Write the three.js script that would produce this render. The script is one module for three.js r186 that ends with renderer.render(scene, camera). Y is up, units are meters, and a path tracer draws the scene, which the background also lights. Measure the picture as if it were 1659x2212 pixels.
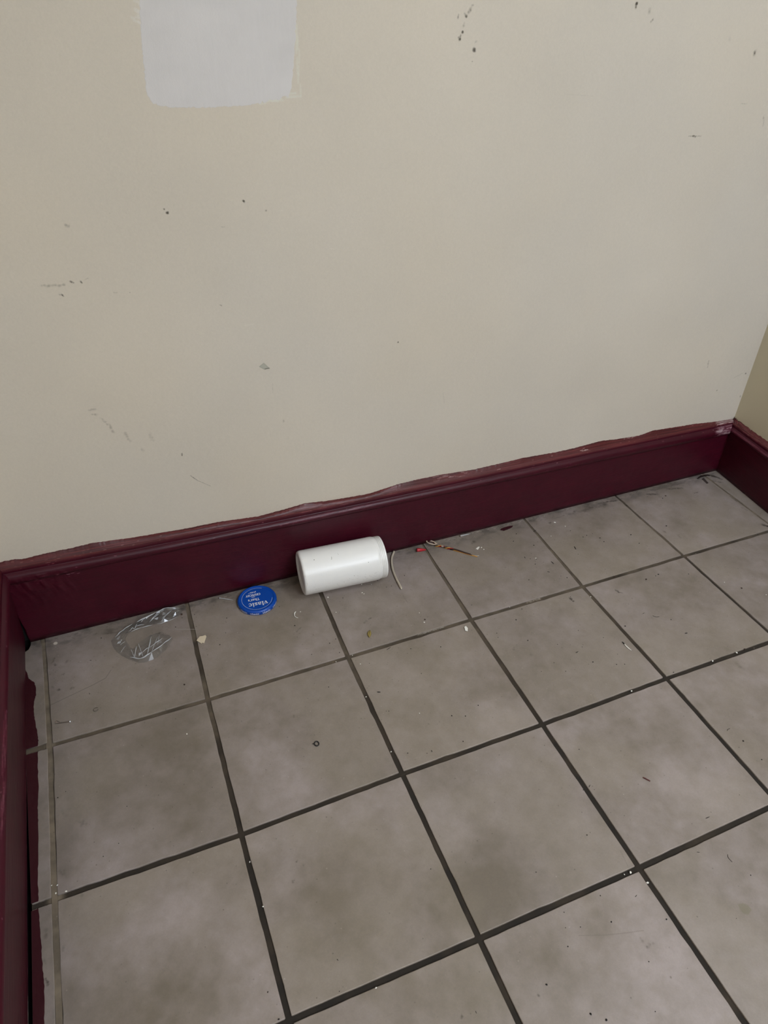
import * as THREE from 'three';
import { RectAreaLightUniformsLib } from 'three/addons/lights/RectAreaLightUniformsLib.js';
import { mergeGeometries } from 'three/addons/utils/BufferGeometryUtils.js';
import { RoundedBoxGeometry } from 'three/addons/geometries/RoundedBoxGeometry.js';

// ---------------------------------------------------------------- camera, light, exposure
const scene = new THREE.Scene();
scene.background = new THREE.Color(0x000000);
const camera = new THREE.PerspectiveCamera(2 * Math.atan(1106 / 1541.99) * 180 / Math.PI, 1659 / 2212, 0.05, 30);
camera.rotation.order = 'YXZ';
camera.position.set(0.28742, 1.22861, 1.31612);
camera.rotation.set(-0.65944, -0.39196, 0.01425);
const renderer = new THREE.WebGLRenderer({ antialias: true });
renderer.toneMapping = THREE.LinearToneMapping;
renderer.toneMappingExposure = 1.2;
renderer.shadowMap.enabled = true;
const CEIL = 2.7, FRONT = 4.6;
RectAreaLightUniformsLib.init();
// two ceiling panels: one well behind the camera, one closer by the right hand wall
const LAMPS = [
  { x: 1.35, z: 3.35, w: 1.0, d: 0.6, radiance: 41, color: new THREE.Color(0.85, 0.944, 1.08) },
  { x: 1.66, z: 1.7, w: 0.3, d: 1.2, radiance: 22, color: new THREE.Color(0.85, 0.944, 1.08) },
];
for (const L of LAMPS) {
  const glow = new THREE.RectAreaLight(L.color, L.radiance, L.w - 0.06, L.d - 0.06);
  glow.name = 'ceiling_light_glow'; glow.position.set(L.x, CEIL - 0.075, L.z); glow.rotation.x = -Math.PI / 2;
  scene.add(glow);
}

// ---------------------------------------------------------------- helpers
function rng(seed) { let a = seed >>> 0; return () => { a = (a + 0x6D2B79F5) | 0; let t = Math.imul(a ^ (a >>> 15), 1 | a); t = (t + Math.imul(t ^ (t >>> 7), 61 | t)) ^ t; return ((t ^ (t >>> 14)) >>> 0) / 4294967296; }; }
function hash(x, y) { let h = Math.imul(x, 374761393) ^ Math.imul(y, 668265263); h = Math.imul(h ^ (h >>> 13), 1274126177); return ((h ^ (h >>> 16)) >>> 0) / 4294967296; }
function vnoise(x, y) {
  const xi = Math.floor(x), yi = Math.floor(y), fx = x - xi, fy = y - yi, u = fx * fx * (3 - 2 * fx), v = fy * fy * (3 - 2 * fy);
  const a = hash(xi, yi), b = hash(xi + 1, yi), c = hash(xi, yi + 1), d = hash(xi + 1, yi + 1);
  return a + (b - a) * u + (c - a) * v + (a - b - c + d) * u * v;
}
function fbm(x, y, n) { let s = 0, a = 0.5, t = 0; for (let i = 0; i < n; i++) { s += a * vnoise(x, y); t += a; a *= 0.5; x = x * 2.03 + 17.3; y = y * 2.03 + 9.1; } return s / t; }
const clamp = (v, a, b) => Math.min(b, Math.max(a, v)), smooth = (a, b, v) => { const t = clamp((v - a) / (b - a), 0, 1); return t * t * (3 - 2 * t); }, lerp = (a, b, t) => a + (b - a) * t;
const used = {};
function numbered(name) { used[name] = (used[name] || 0) + 1; return used[name] === 1 ? name : name + '_' + String(used[name] - 1).padStart(3, '0'); }
function obj(name, geometry, material, parent) {
  const m = new THREE.Mesh(geometry, material);
  m.name = parent ? name : numbered(name); m.castShadow = m.receiveShadow = true;
  (parent || scene).add(m);
  return m;
}
function base(name, x = 0, y = 0, z = 0) { const g = new THREE.Group(); g.name = numbered(name); g.position.set(x, y, z); scene.add(g); return g; }
function tag(o, label, category, group) { o.userData.label = label; o.userData.category = category; if (group) o.userData.group = group; return o; }
function structure(o) { o.userData.kind = 'structure'; return o; }
const V = (x, y, z) => new THREE.Vector3(x, y, z);
function tube(points, r, seg = 24, rad = 8) { return new THREE.TubeGeometry(new THREE.CatmullRomCurve3(points.map((p) => V(...p))), seg, r, rad, false); }
// a rod through points whose radius changes along the way, with closed round ends
function rod(points, radii, rad = 10, seg = 20) {
  const curve = new THREE.CatmullRomCurve3(points.map((p) => V(...p))), fr = curve.computeFrenetFrames(seg, false), pos = [], idx = [];
  const ring = (c, n, b, r) => { for (let k = 0; k < rad; k++) { const a = k / rad * Math.PI * 2, v = c.clone().addScaledVector(n, Math.cos(a) * r).addScaledVector(b, Math.sin(a) * r); pos.push(v.x, v.y, v.z); } };
  for (let i = 0; i <= seg; i++) {
    const f = i / seg * (radii.length - 1), j = Math.min(Math.floor(f), radii.length - 2), r = lerp(radii[j], radii[j + 1], f - j);
    ring(curve.getPointAt(i / seg), fr.normals[i], fr.binormals[i], r);
    if (i) for (let k = 0; k < rad; k++) { const a = (i - 1) * rad + k, b = (i - 1) * rad + (k + 1) % rad; idx.push(a, b, a + rad, b, b + rad, a + rad); }
  }
  const p0 = curve.getPointAt(0), p1 = curve.getPointAt(1), n = pos.length / 3;
  pos.push(p0.x, p0.y, p0.z, p1.x, p1.y, p1.z);
  for (let k = 0; k < rad; k++) { idx.push(n, (k + 1) % rad, k, n + 1, seg * rad + k, seg * rad + (k + 1) % rad); }
  const g = new THREE.BufferGeometry(); g.setAttribute('position', new THREE.Float32BufferAttribute(pos, 3)); g.setIndex(idx); g.computeVertexNormals();
  return g;
}
// a thin flake lying flat: outline in x,z with a bevel
function flake(outline, thick, bevel = 0.0003) {
  const s = new THREE.Shape(outline.map(([x, z]) => new THREE.Vector2(x, -z)));
  const g = new THREE.ExtrudeGeometry(s, { depth: thick, bevelEnabled: bevel > 0, bevelThickness: bevel, bevelSize: bevel, bevelSegments: 1, curveSegments: 4 });
  g.rotateX(-Math.PI / 2); g.translate(0, bevel, 0);
  return g;
}
const std = (o) => new THREE.MeshStandardMaterial(o), phys = (o) => new THREE.MeshPhysicalMaterial(o);
function canvas(w, h) { const c = document.createElement('canvas'); c.width = w; c.height = h; return [c, c.getContext('2d')]; }
function canvasTexture(c, wrap = THREE.MirroredRepeatWrapping) { const t = new THREE.CanvasTexture(c); t.colorSpace = THREE.SRGBColorSpace; t.wrapS = t.wrapT = wrap; t.magFilter = THREE.LinearFilter; return t; }
function noiseTexture(n, f) {
  const d = new Uint8Array(n * n * 4);
  for (let y = 0; y < n; y++) for (let x = 0; x < n; x++) { const v = clamp(f(x, y), 0, 1) * 255, i = (y * n + x) * 4; d[i] = d[i + 1] = d[i + 2] = v; d[i + 3] = 255; }
  const t = new THREE.DataTexture(d, n, n); t.wrapS = t.wrapT = THREE.MirroredRepeatWrapping; t.magFilter = THREE.LinearFilter; t.needsUpdate = true; return t;
}
// soft worn marks on a surface, given in millimetres: x1, y1, x2, y2, width, strength in percent
function smudges(ctx, place, rows, rgb) {
  for (const [x1, y1, x2, y2, wd, al] of rows) {
    const [a, b] = place(x1, y1), [c, d] = place(x2, y2), r0 = place(0, 0), r1 = place(wd, 0), r = Math.max(0.7, Math.abs(r1[0] - r0[0]) / 2);
    const len = Math.hypot(c - a, d - b), n = Math.max(5, Math.ceil(len / (r * 0.38))), R = rng(Math.round(x1 * 13 + y1 * 7)), each = (1 - Math.pow(1 - Math.min(0.97, al / 100), len > r ? 0.5 : 0.42)) * 1.05;
    for (let i = 0; i <= n; i++) {
      const t = i / n, x = lerp(a, c, t) + (R() - 0.5) * r * 0.95, y = lerp(b, d, t) + (R() - 0.5) * r * 0.95, q = r * (0.45 + 0.65 * R()), g = ctx.createRadialGradient(x, y, 0, x, y, q), k = Math.min(1, each * (0.35 + 1.1 * R()));
      g.addColorStop(0, `rgba(${rgb},${k})`); g.addColorStop(0.5, `rgba(${rgb},${k * 0.7})`); g.addColorStop(1, `rgba(${rgb},0)`);
      ctx.fillStyle = g; ctx.fillRect(x - q, y - q, 2 * q, 2 * q);
    }
  }
}
function stroke(ctx, pts, width, style) { ctx.strokeStyle = style; ctx.lineWidth = width; ctx.lineCap = 'round'; ctx.lineJoin = 'round'; ctx.beginPath(); pts.forEach(([x, y], i) => (i ? ctx.lineTo(x, y) : ctx.moveTo(x, y))); ctx.stroke(); }

// the room in metres: the back wall runs along x, slightly out of square with the tiles
const WZ = (x) => -0.00585 + 0.00862 * x;             // plaster face of the back wall
const WXR = (z) => 1.937 - 0.072 * (z < 0.6 ? z : 0.6 + 0.1 * (1 - Math.exp(-(z - 0.6) * 10)));                // plaster face of the right wall
const WXL = -0.043;                                   // plaster face of the left wall

// ---------------------------------------------------------------- colours and surface textures
const WALL_RGB = [207, 198, 184];
const [wallCanvas, wc] = canvas(2048, 1304);
const wallPx = (mx, my) => [(mx / 1000 + 0.1) / 2.2 * 2048, (1.4 - my / 1000) / 1.4 * 1304];
{
  const im = wc.createImageData(2048, 1304), d = im.data;
  for (let y = 0; y < 1304; y++) for (let x = 0; x < 2048; x++) {
    const n = (fbm(x / 240, y / 240, 4) - 0.5) * 0.05 + (hash(x, y) - 0.5) * 0.018 + (vnoise(x / 3, y / 3) - 0.5) * 0.012, w = (fbm(x / 330 + 40, y / 330, 3) - 0.5) * 0.03, i = (y * 2048 + x) * 4;
    d[i] = WALL_RGB[0] * (1 + n + w * 0.5); d[i + 1] = WALL_RGB[1] * (1 + n); d[i + 2] = WALL_RGB[2] * (1 + n - w); d[i + 3] = 255;
  }
  wc.putImageData(im, 0, 0);
}
smudges(wc, wallPx, [[978.3,1167.6,973.1,1157.4,7,30], [954.1,1155.6,952.9,1149.8,3.5,35], [965.7,1143.2,964.4,1138,5.3,14], [988.9,1114.3,992.2,1117.6,3.6,12], [968.3,1152.9,968.3,1152.9,6.1,80], [965.3,1157.4,967.3,1154.2,3.5,35], [962.4,1130.1,963.2,1130.8,5.3,80], [960.9,1126.8,959.4,1123.5,3.5,30], [958.8,1120.9,958.9,1119.5,4.9,75], [955.9,1124.2,957.8,1122.2,3.5,30], [987.2,1103.5,988,1105.5,8.2,65]], '62,56,46');
smudges(wc, wallPx, [[989.7,1106.2,990.2,1101.4,3.6,50], [986.1,1087.7,986.1,1087,2.2,40], [1314.4,1170.7,1313.9,1165.2,6.1,85], [1313,1164.5,1314.6,1162.4,5.1,30], [1344.6,1158.8,1348,1154.5,8.4,16], [1358,1145.2,1354.2,1140.3,5.3,32], [1627.4,1089.3,1627.2,1081.4,12.2,25], [1627.2,1087,1627.4,1083.8,4.9,50], [1551.7,1112.5,1553.8,1110.2,9.3,7], [1508.8,940.8,1543.6,938.9,2.5,30], [1520,940.2,1529,938.8,5,60]], '62,56,46');
smudges(wc, wallPx, [[1627.1,995.7,1643.6,995,1.9,20], [1701.4,969.9,1708.8,949.9,5.3,15], [1187.8,1029.9,1253.6,1023.5,1.5,8], [259.3,877.5,265.1,874.7,6.3,20], [421,888.1,421,888.1,3,70], [425.3,881.7,425.3,881.7,4.6,95], [437.3,893.5,438.1,893.4,1.5,30], [557.5,889.7,557.5,889.7,4.4,90], [595.1,870.7,595.8,869.9,4.2,25], [246.3,785.3,249.2,781.8,4.4,70], [260.9,783.6,264,780.8,3,70]], '62,56,46');
smudges(wc, wallPx, [[269,785.8,275.4,787.4,2.2,20], [199.1,783.1,235.5,781,6.4,17], [222.7,765.6,226.1,764.4,2.9,30], [226.1,764.4,228.7,762.4,4,70], [337.8,754.3,337.8,754.3,2,80], [311.2,757.6,317.2,756.4,2,25], [492.5,711.3,495.7,709.1,2.6,50], [513,850.6,518.7,850,1.6,25], [217.5,539.8,231.7,539,5.7,14], [223,530.6,230.5,526,6.6,20], [237.1,517.5,245.6,501.2,5.9,17]], '62,56,46');
smudges(wc, wallPx, [[248.1,500.7,252.2,482.9,6.8,20], [272.6,479.6,278.7,456.7,7.8,16], [296,434,298.7,429,8.1,10], [319.1,464.3,321.6,448.4,8.1,10], [373.2,405.2,372.5,400.8,2.8,80], [381.6,347.7,394.9,331.1,2.3,50], [394.9,331.1,420,309.9,1.7,40], [595.1,440,594.8,436.6,5.2,20], [578.4,530.6,576.7,510.5,1.5,15], [973.9,436.4,979.6,406.2,1.8,12], [857.4,579.3,857.9,579.2,3.7,90]], '62,56,46');
smudges(wc, wallPx, [[564.1,566.6,573.8,566.5,1.9,50], [1765.1,385,1768,364.1,5.1,20], [1918.2,321.4,1919.4,319.8,5.5,60], [1831.2,283.8,1831.2,283.8,5.4,40], [1880.4,313.8,1906.2,323.5,3.6,12], [1928.5,248,1930.5,243.1,5.6,30], [332.5,889.9,332.5,889.9,2.2,15], [294.1,447.8,294.1,447.8,0.9,10]], '62,56,46');
smudges(wc, wallPx, [[533,664.2,552.1,664.3,1.8,30], [711.7,791.8,720.9,790,1.8,30], [713.2,281.2,730.4,281,1.8,30], [559,892.4,559.3,887.8,1.8,30], [426.3,878.6,427.6,877,1.8,30], [621.2,869.3,626.3,868,1.8,30]], '238,232,218');
stroke(wc, [[554.7, 573.3], [564, 579.3], [574.2, 566.5], [564.5, 565.9], [554.7, 573.3]].map(([x, y]) => wallPx(x, y)), 1.2, 'rgba(120,122,108,0.5)');
wc.fillStyle = 'rgba(150,152,138,0.55)'; wc.beginPath(); for (const [x, y] of [[554.7, 573.3], [564, 579.3], [574.2, 566.5], [564.5, 565.9]]) wc.lineTo(...wallPx(x, y)); wc.fill();
stroke(wc, [[566, 566.2], [570, 566.6], [574.5, 566.2]].map(([x, y]) => wallPx(x, y)), 1.6, 'rgba(70,68,58,0.6)');
// thin streaks of the patch paint dragged past its lower right corner
{
  const R = rng(77);
  for (let i = 0; i < 16; i++) { const x = 598 + R() * 52, y = 1036 + (x - 598) * 0.17 + R() * 9; stroke(wc, [[x, y], [x + 8 + R() * 18, y + (R() - 0.3) * 3]].map(([a, b]) => wallPx(a, b)), 1.5 + R() * 2.5, 'rgba(214,212,198,0.55)'); }
  for (let i = 0; i < 10; i++) { const y = 1055 + R() * 110, x = 668 + R() * 5; stroke(wc, [[x, y], [x - 1, y - 10 - R() * 14]].map(([a, b]) => wallPx(a, b)), 1.5 + R() * 2, 'rgba(214,212,198,0.5)'); }
  for (let i = 0; i < 9; i++) { const y = 1150 + R() * 28, x = 420 + R() * 16; stroke(wc, [[x, y], [x + 3 + R() * 6, y - 2]].map(([a, b]) => wallPx(a, b)), 2 + R() * 3, 'rgba(214,211,202,0.5)'); }
}
const wallMap = canvasTexture(wallCanvas);
const plasterBump = noiseTexture(256, (x, y) => fbm(x / 9, y / 9, 3) * 0.8 + vnoise(x / 2.5, y / 2.5) * 0.2);
plasterBump.repeat.set(9, 6);
const wallMat = std({ name: 'cream wall paint', map: wallMap, roughness: 0.62, bumpMap: plasterBump, bumpScale: 0.00022 });
const plainWallMat = std({ name: 'cream wall paint, plain', color: new THREE.Color(`rgb(${WALL_RGB})`), roughness: 0.62 });
const olive = std({ name: 'cream wall paint, yellowed', color: new THREE.Color('rgb(208,199,174)'), roughness: 0.6 });  // same cream paint in a yellower tint for the right wall

// floor: mottled glazed tiles and dark grout share one plan of the floor, x from -0.06 to 1.96 m and z from -0.02 to 1.26 m
const FW = 2048, FH = 1298, floorPx = (mx, mz) => [(mx / 1000 + 0.06) / 2.02 * FW, (mz / 1000 + 0.02) / 1.28 * FH];
const TA = [123, 112, 101], TB = [149, 137, 131], TC = [138, 127, 111];
// brownish (negative) and mauve (positive) clouds in the tile texture: x, z, radius in millimetres, strength
const CLOUDS = [[678, 848, 87, -9], [604, 874, 53, -7], [465, 893, 101, -6], [406, 796, 76, -5], [109, 825, 103, -8], [209, 839, 42, -4], [171, 511, 101, -5], [255, 363, 112, -5], [275, 696, 47, -4], [464, 746, 79, -5], [472, 412, 67, -3], [567, 565, 54, -4], [734, 503, 58, -3], [746, 302, 74, -3], [1055, 377, 65, -4], [1002, 503, 81, -4], [1087, 465, 53, -3], [892, 514, 40, -3], [1075, 744, 73, -4]];
CLOUDS.push([972, 809, 52, -3], [1164, 801, 45, -3], [1037, 873, 51, -3], [797, 878, 48, -3], [816, 786, 34, -3], [697, 1007, 79, -5], [586, 1003, 63, -4], [827, 994, 45, -3], [993, 997, 62, -3], [1431, 585, 53, -3], [1487, 429, 81, -3], [1353, 126, 76, -4], [1147, 109, 62, -3], [1368, 311, 71, -3], [502, 160, 65, -3], [406, 198, 73, -4], [178, 246, 58, -2], [1612, 248, 63, -3], [1281, 825, 55, -4]);
CLOUDS.push([98, 592, 71, 4], [175, 749, 81, 5], [92, 146, 80, 4], [863, 566, 48, 4], [891, 648, 74, 4], [1082, 832, 79, 5], [876, 900, 48, 4], [861, 1044, 88, 6], [644, 737, 75, 5], [995, 1060, 75, 5], [428, 593, 60, 4], [380, 469, 63, 4], [723, 408, 60, 3], [1316, 380, 68, 3], [1183, 378, 45, 4], [1155, 861, 53, 4], [1222, 617, 60, 3], [428, 100, 54, 3], [867, 134, 70, 3]);
const [floorCanvas, fc] = canvas(FW, FH);
{
  const im = fc.createImageData(FW, FH), d = im.data;
  let near = [];
  for (let y = 0; y < FH; y++) for (let x = 0; x < FW; x++) {
    if (!x) { const z = (y / FH * 1.28 - 0.02) * 1000; near = CLOUDS.filter((q) => Math.abs(z - q[1]) < 2 * q[2] + 30); }
    const X = x / FW * 2.02 - 0.06, Z = y / FH * 1.28 - 0.02, c = Math.floor(X / 0.31), r = Math.floor(Z / 0.31), ox = hash(c * 7 + 3, r * 5 + 1) * 40, oz = hash(c * 3 + 11, r * 13 + 2) * 40, warp = fbm(X * 22, Z * 22, 2), warp2 = fbm(X * 22 + 50, Z * 22 + 20, 2);
    let cloud = 0; for (const [qx, qz, qr, qs] of near) { const ex = X * 1000 - qx + 26 * (warp - 0.5) * 2, ez = Z * 1000 - qz + 26 * (warp2 - 0.5) * 2, e2 = (ex * ex + ez * ez) / (qr * qr); if (e2 < 4) cloud += qs * 0.1 * Math.exp(-e2 * 1.3); }
    const m = clamp(0.5 + (fbm(X * 12 + ox, Z * 12 + oz, 3) - 0.5) * 0.85 + (fbm(X * 38 + oz, Z * 38 + ox, 3) - 0.5) * 0.75 + (fbm(X * 90 + ox, Z * 90 + oz, 2) - 0.5) * 0.3 + cloud * 0.9, -0.35, 1.15), w = smooth(0.45, 0.75, fbm(X * 7 + oz, Z * 7 + ox + 9, 3)), f = (hash(x, y) - 0.5) * 0.03 + (vnoise(X * 420, Z * 420) - 0.5) * 0.03, tone = 1 + (hash(c + 50, r + 70) - 0.5) * 0.05;
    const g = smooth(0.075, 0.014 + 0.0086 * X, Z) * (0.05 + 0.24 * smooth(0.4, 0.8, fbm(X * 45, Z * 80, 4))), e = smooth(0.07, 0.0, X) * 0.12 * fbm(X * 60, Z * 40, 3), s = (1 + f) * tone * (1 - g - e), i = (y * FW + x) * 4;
    for (let k = 0; k < 3; k++) d[i + k] = clamp(lerp(lerp(TA[k], TB[k], m), TC[k], w * 0.35) * s, 0, 255);
    d[i + 3] = 255;
  }
  fc.putImageData(im, 0, 0);
}
smudges(fc, floorPx, [[17.6,76.7,11.5,89.8,6.1,35], [16.1,94.4,19.6,101.3,7,25], [40.7,98.5,44.7,95.8,8.1,18], [29.7,132.7,35.5,130.9,6,25], [9.3,157.9,12.8,163.2,4.9,20], [21.7,170.7,25.2,174.6,7.8,35], [47.2,178.1,52.8,177.6,7.8,25], [704.7,220.6,713.9,217.8,5.4,40], [690.4,227.7,699,223.2,6.5,20], [867.1,1088.7,867.3,1089.5,4.3,35], [665.1,1034.7,666.1,1034.5,4.9,35]], '40,33,26');
smudges(fc, floorPx, [[547.3,1014,546.1,1017.9,4.8,35], [858.7,1027,861.1,1030.9,6.7,14], [861,1040.2,874.7,1039.9,6.6,14], [859,1041.6,862.3,1040.8,4.4,12], [385.1,707.5,388.3,705.3,4,30], [371.2,735.5,369.7,738.2,4.7,20], [395.1,715.7,394.7,719.8,4.8,12], [465.6,414.4,464,419.9,4.7,25], [1188,334.9,1191,346.3,7.9,70], [1310.6,351.5,1312,359,6.9,60], [1312,359,1319.6,365.5,3.4,35]], '40,33,26');
smudges(fc, floorPx, [[1419.3,640.4,1419.1,661.4,12.4,12], [917.3,896.9,912.7,923.7,2.4,12], [918.3,537.2,919.2,541.4,4.9,15], [1003.4,454.5,1009.6,448.2,10.4,10], [980.3,420.6,977.1,428.2,8.4,12], [811.4,176,812.8,203.8,2.5,18], [792.1,163.4,807.1,174.4,2,15], [1304.5,59.9,1300,64.7,7.7,50], [1061.7,61.3,1068.1,59.7,11.1,30], [1390.9,48.4,1398.2,42.1,10.5,25], [1422.8,47,1500.1,49,15.8,20]], '40,33,26');
smudges(fc, floorPx, [[1682.9,34.6,1665.5,77,11,12], [1776.2,95.4,1789.7,95.6,5.5,40], [1864.3,146.4,1863.7,172.7,5.5,35], [1854.1,197.3,1859.7,218.1,5.3,20], [1574.2,203.4,1576,212.6,11.5,20], [1601.3,233.1,1597.9,246.4,11.4,12], [391.1,104.5,392.2,109.6,3.2,20], [51.5,494.7,47.9,502.6,7.4,14], [43.6,494.4,57,506.2,7.4,10], [7.8,573,12.6,583.2,7,18], [15.1,575.9,17.5,589.3,7.8,12]], '40,33,26');
smudges(fc, floorPx, [[14,457,21.2,471.4,10,8], [39.6,626.5,41.3,633.5,6.9,12], [8.3,700.7,8.7,708,6.5,14], [-19.7,737.9,-14.7,746.6,6.3,50], [-19,707.5,-18.5,714.6,6.4,20], [-15.9,665.7,-15.5,676.8,8.8,15], [125,43.9,150.2,46.1,9.5,15], [236,24.7,252.9,18.4,8.7,20], [535.6,196.8,549.7,186.9,4.3,20]], '40,33,26');

smudges(fc, floorPx, [[1838, 40, 1852, 34, 9, 70], [1855, 32, 1872, 34, 9, 60], [1880, 36, 1895, 50, 12, 55], [1890, 44, 1902, 66, 10, 50], [1868, 60, 1890, 82, 12, 20], [1720, 52, 1760, 62, 9, 35], [1640, 48, 1668, 60, 11, 40], [1500, 38, 1540, 42, 10, 45], [1850, 285, 1868, 300, 12, 55], [1858, 296, 1874, 288, 9, 60]], '36,30,24');
smudges(fc, floorPx, [[1872, 110, 1880, 190, 8, 35], [1868, 200, 1872, 260, 8, 30], [1905, 60, 1893, 120, 9, 25]], '150,140,134');
fc.fillStyle = 'rgba(112,104,82,0.42)'; fc.beginPath(); for (const [x, z] of [[1042.6, 1044], [1051.3, 1045.2], [1057.7, 1050.9], [1057.4, 1059.3], [1046.4, 1062.7], [1040.4, 1058.7], [1040, 1050.9]]) fc.lineTo(...floorPx(x, z)); fc.fill();
stroke(fc, [[1.4, 208.4], [51.8, 195.4], [89.6, 185.5], [116.8, 176.3], [130, 157]].map((p) => floorPx(...p)), 1, 'rgba(50,44,40,0.5)');
stroke(fc, [[770, 986.6], [812, 1002.5], [845, 1012], [871.5, 1018.8]].map((p) => floorPx(...p)), 0.9, 'rgba(80,72,66,0.35)');
{
  const R = rng(31);                                   // fine grit ground into the glaze and grime along the back wall
  for (let i = 0; i < 2600; i++) { const p = floorPx(R() * 1900, R() * R() * 1230), q = 0.35 + R() * 0.5; fc.fillStyle = R() < 0.75 ? `rgba(40,33,26,${0.3 + R() * 0.45})` : `rgba(225,218,208,${0.2 + R() * 0.35})`; fc.beginPath(); fc.arc(p[0], p[1], q, 0, 7); fc.fill(); }
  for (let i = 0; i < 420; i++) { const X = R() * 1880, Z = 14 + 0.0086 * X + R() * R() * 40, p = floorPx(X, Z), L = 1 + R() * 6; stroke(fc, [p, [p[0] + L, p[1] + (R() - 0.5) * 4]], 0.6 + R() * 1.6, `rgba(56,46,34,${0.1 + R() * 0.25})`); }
  for (let i = 0; i < 90; i++) { const X = 950 + R() * 360, Z = 13 + 0.0086 * X + R() * 7, p = floorPx(X, Z); stroke(fc, [p, [p[0] + 1 + R() * 6, p[1] + (R() - 0.5)]], 0.7 + R() * 1.2, `rgba(212,202,194,${0.15 + R() * 0.3})`); }
}
const [groutCanvas, gc] = canvas(FW, FH);
{
  const im = gc.createImageData(FW, FH), d = im.data;
  for (let y = 0; y < FH; y++) for (let x = 0; x < FW; x++) {
    const X = x / FW * 2.02 - 0.06, Z = y / FH * 1.28 - 0.02, n = fbm(X * 55, Z * 55, 4), b = fbm(X * 9 + 3, Z * 9, 3), pale = Math.max(smooth(0.65, 0.1, Z) * 0.75 * smooth(0.2, 0.55, b), smooth(0.02, 0.005, Math.abs(X)) * 0.9, smooth(0.02, 0.008, Math.abs(X - 1.869)) * 0.8), s = 0.78 + n * 0.45, i = (y * FW + x) * 4;
    const dk = 1 - 0.3 * smooth(0.45, 0.8, Z) * smooth(0.25, 0.5, fbm(X * 14, Z * 14 + 7, 3)); d[i] = lerp(50 * dk, 116, pale) * s; d[i + 1] = lerp(41 * dk, 104, pale) * s; d[i + 2] = lerp(31 * dk, 88, pale) * s; d[i + 3] = 255;
  }
  gc.putImageData(im, 0, 0);
  const R = rng(8);
  for (let i = 0; i < 150; i++) { const t = i / 150, X = 790 + t * 76, p = floorPx(X, 303 - t * 2.5 + (R() - 0.5) * 7); stroke(gc, [p, [p[0] + R() * 5, p[1] + R() * 2]], 0.8 + R() * 2, `rgba(205,198,188,${0.2 + R() * 0.4})`); }
  for (let i = 0; i < 60; i++) { const p = floorPx(1078 + R() * 45, 304 + (R() - 0.5) * 7); stroke(gc, [p, [p[0] + R() * 4, p[1] + R() * 2]], 0.8 + R() * 1.6, `rgba(190,180,168,${0.2 + R() * 0.3})`); }
  for (let i = 0; i < 900; i++) { const p = floorPx(R() * 1900, R() * 1240); gc.fillStyle = R() < 0.7 ? 'rgba(24,18,14,0.6)' : 'rgba(170,160,148,0.6)'; gc.beginPath(); gc.arc(p[0], p[1], 0.5 + R() * 1.3, 0, 7); gc.fill(); }
}
const glazeBump = noiseTexture(256, (x, y) => fbm(x / 22, y / 22, 4));
glazeBump.repeat.set(6, 4);
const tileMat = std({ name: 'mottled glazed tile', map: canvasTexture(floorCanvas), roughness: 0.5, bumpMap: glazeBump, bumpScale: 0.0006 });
const groutMat = std({ name: 'dirty grout', map: canvasTexture(groutCanvas), roughness: 0.95, bumpMap: glazeBump, bumpScale: 0.002 });

// burgundy gloss paint with brush marks, chips and scrapes; u runs 2 m along the board, v once round the profile
const [woodCanvas, bc] = canvas(2048, 256);
{
  const im = bc.createImageData(2048, 256), d = im.data;
  for (let y = 0; y < 256; y++) for (let x = 0; x < 2048; x++) {
    const v = 1 - y / 256, streak = fbm(x / 90, y / 2.2, 3), n = fbm(x / 40, y / 30, 3), top = smooth(0.80, 0.86, v), i = (y * 2048 + x) * 4, s = 0.9 + (streak - 0.5) * (0.14 + 0.5 * top) + (n - 0.5) * 0.16;
    d[i] = lerp(69, 92, top) * s; d[i + 1] = lerp(8, 38, top) * s; d[i + 2] = lerp(27, 39, top) * s; d[i + 3] = 255;
  }
  bc.putImageData(im, 0, 0);
}
const woodPx = (mx, pv) => [(mx / 1000 + 0.05) / 2 * 2048, (1 - pv) * 256];
{
  const R = rng(5), dab = (x0, x1, v0, v1, n, len, al, rgb = '200,188,184') => { for (let i = 0; i < n; i++) { const p = woodPx(lerp(x0, x1, R()), lerp(v0, v1, R())), L = len * (0.3 + R()); stroke(bc, [p, [p[0] + L, p[1] + (R() - 0.5) * 1.2]], 0.8 + R() * 1.5, `rgba(${rgb},${al * (0.4 + 0.6 * R())})`); } };
  dab(1862, 1935, 0.84, 0.98, 150, 18, 0.6); dab(1850, 1930, 0.69, 0.8, 120, 22, 0.4); dab(1840, 1910, 0.82, 0.9, 16, 8, 0.5);
  dab(420, 860, 0.83, 0.96, 240, 22, 0.22, '176,128,132'); dab(300, 420, 0.84, 0.95, 40, 16, 0.2, '176,128,132'); dab(560, 800, 0.735, 0.76, 80, 26, 0.18, '160,116,118');
  dab(960, 1060, 0.9, 0.99, 34, 14, 0.4); dab(1392, 1420, 0.9, 0.94, 12, 9, 0.85, '222,214,206'); dab(1530, 1580, 0.95, 0.99, 14, 8, 0.7, '222,214,206'); dab(1140, 1150, 0.88, 0.9, 4, 5, 0.7);
  dab(-20, 150, 0.8, 0.99, 30, 4, 0.35, '190,150,140'); dab(20, 110, 0.6, 0.72, 26, 4, 0.35, '170,130,132'); dab(80, 110, 0.62, 0.64, 3, 5, 0.6);
  dab(0, 1900, 0.66, 0.95, 110, 4, 0.4); dab(950, 1250, 0.0, 0.012, 60, 9, 0.35); dab(0, 1930, 0.0, 0.03, 420, 14, 0.3, '128,106,108'); dab(0, 1930, 0.0, 0.012, 160, 10, 0.4, '150,132,128'); dab(1040, 1420, 0.2, 0.24, 8, 50, 0.35, '34,8,14');
}
const woodMap = canvasTexture(woodCanvas);
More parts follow.
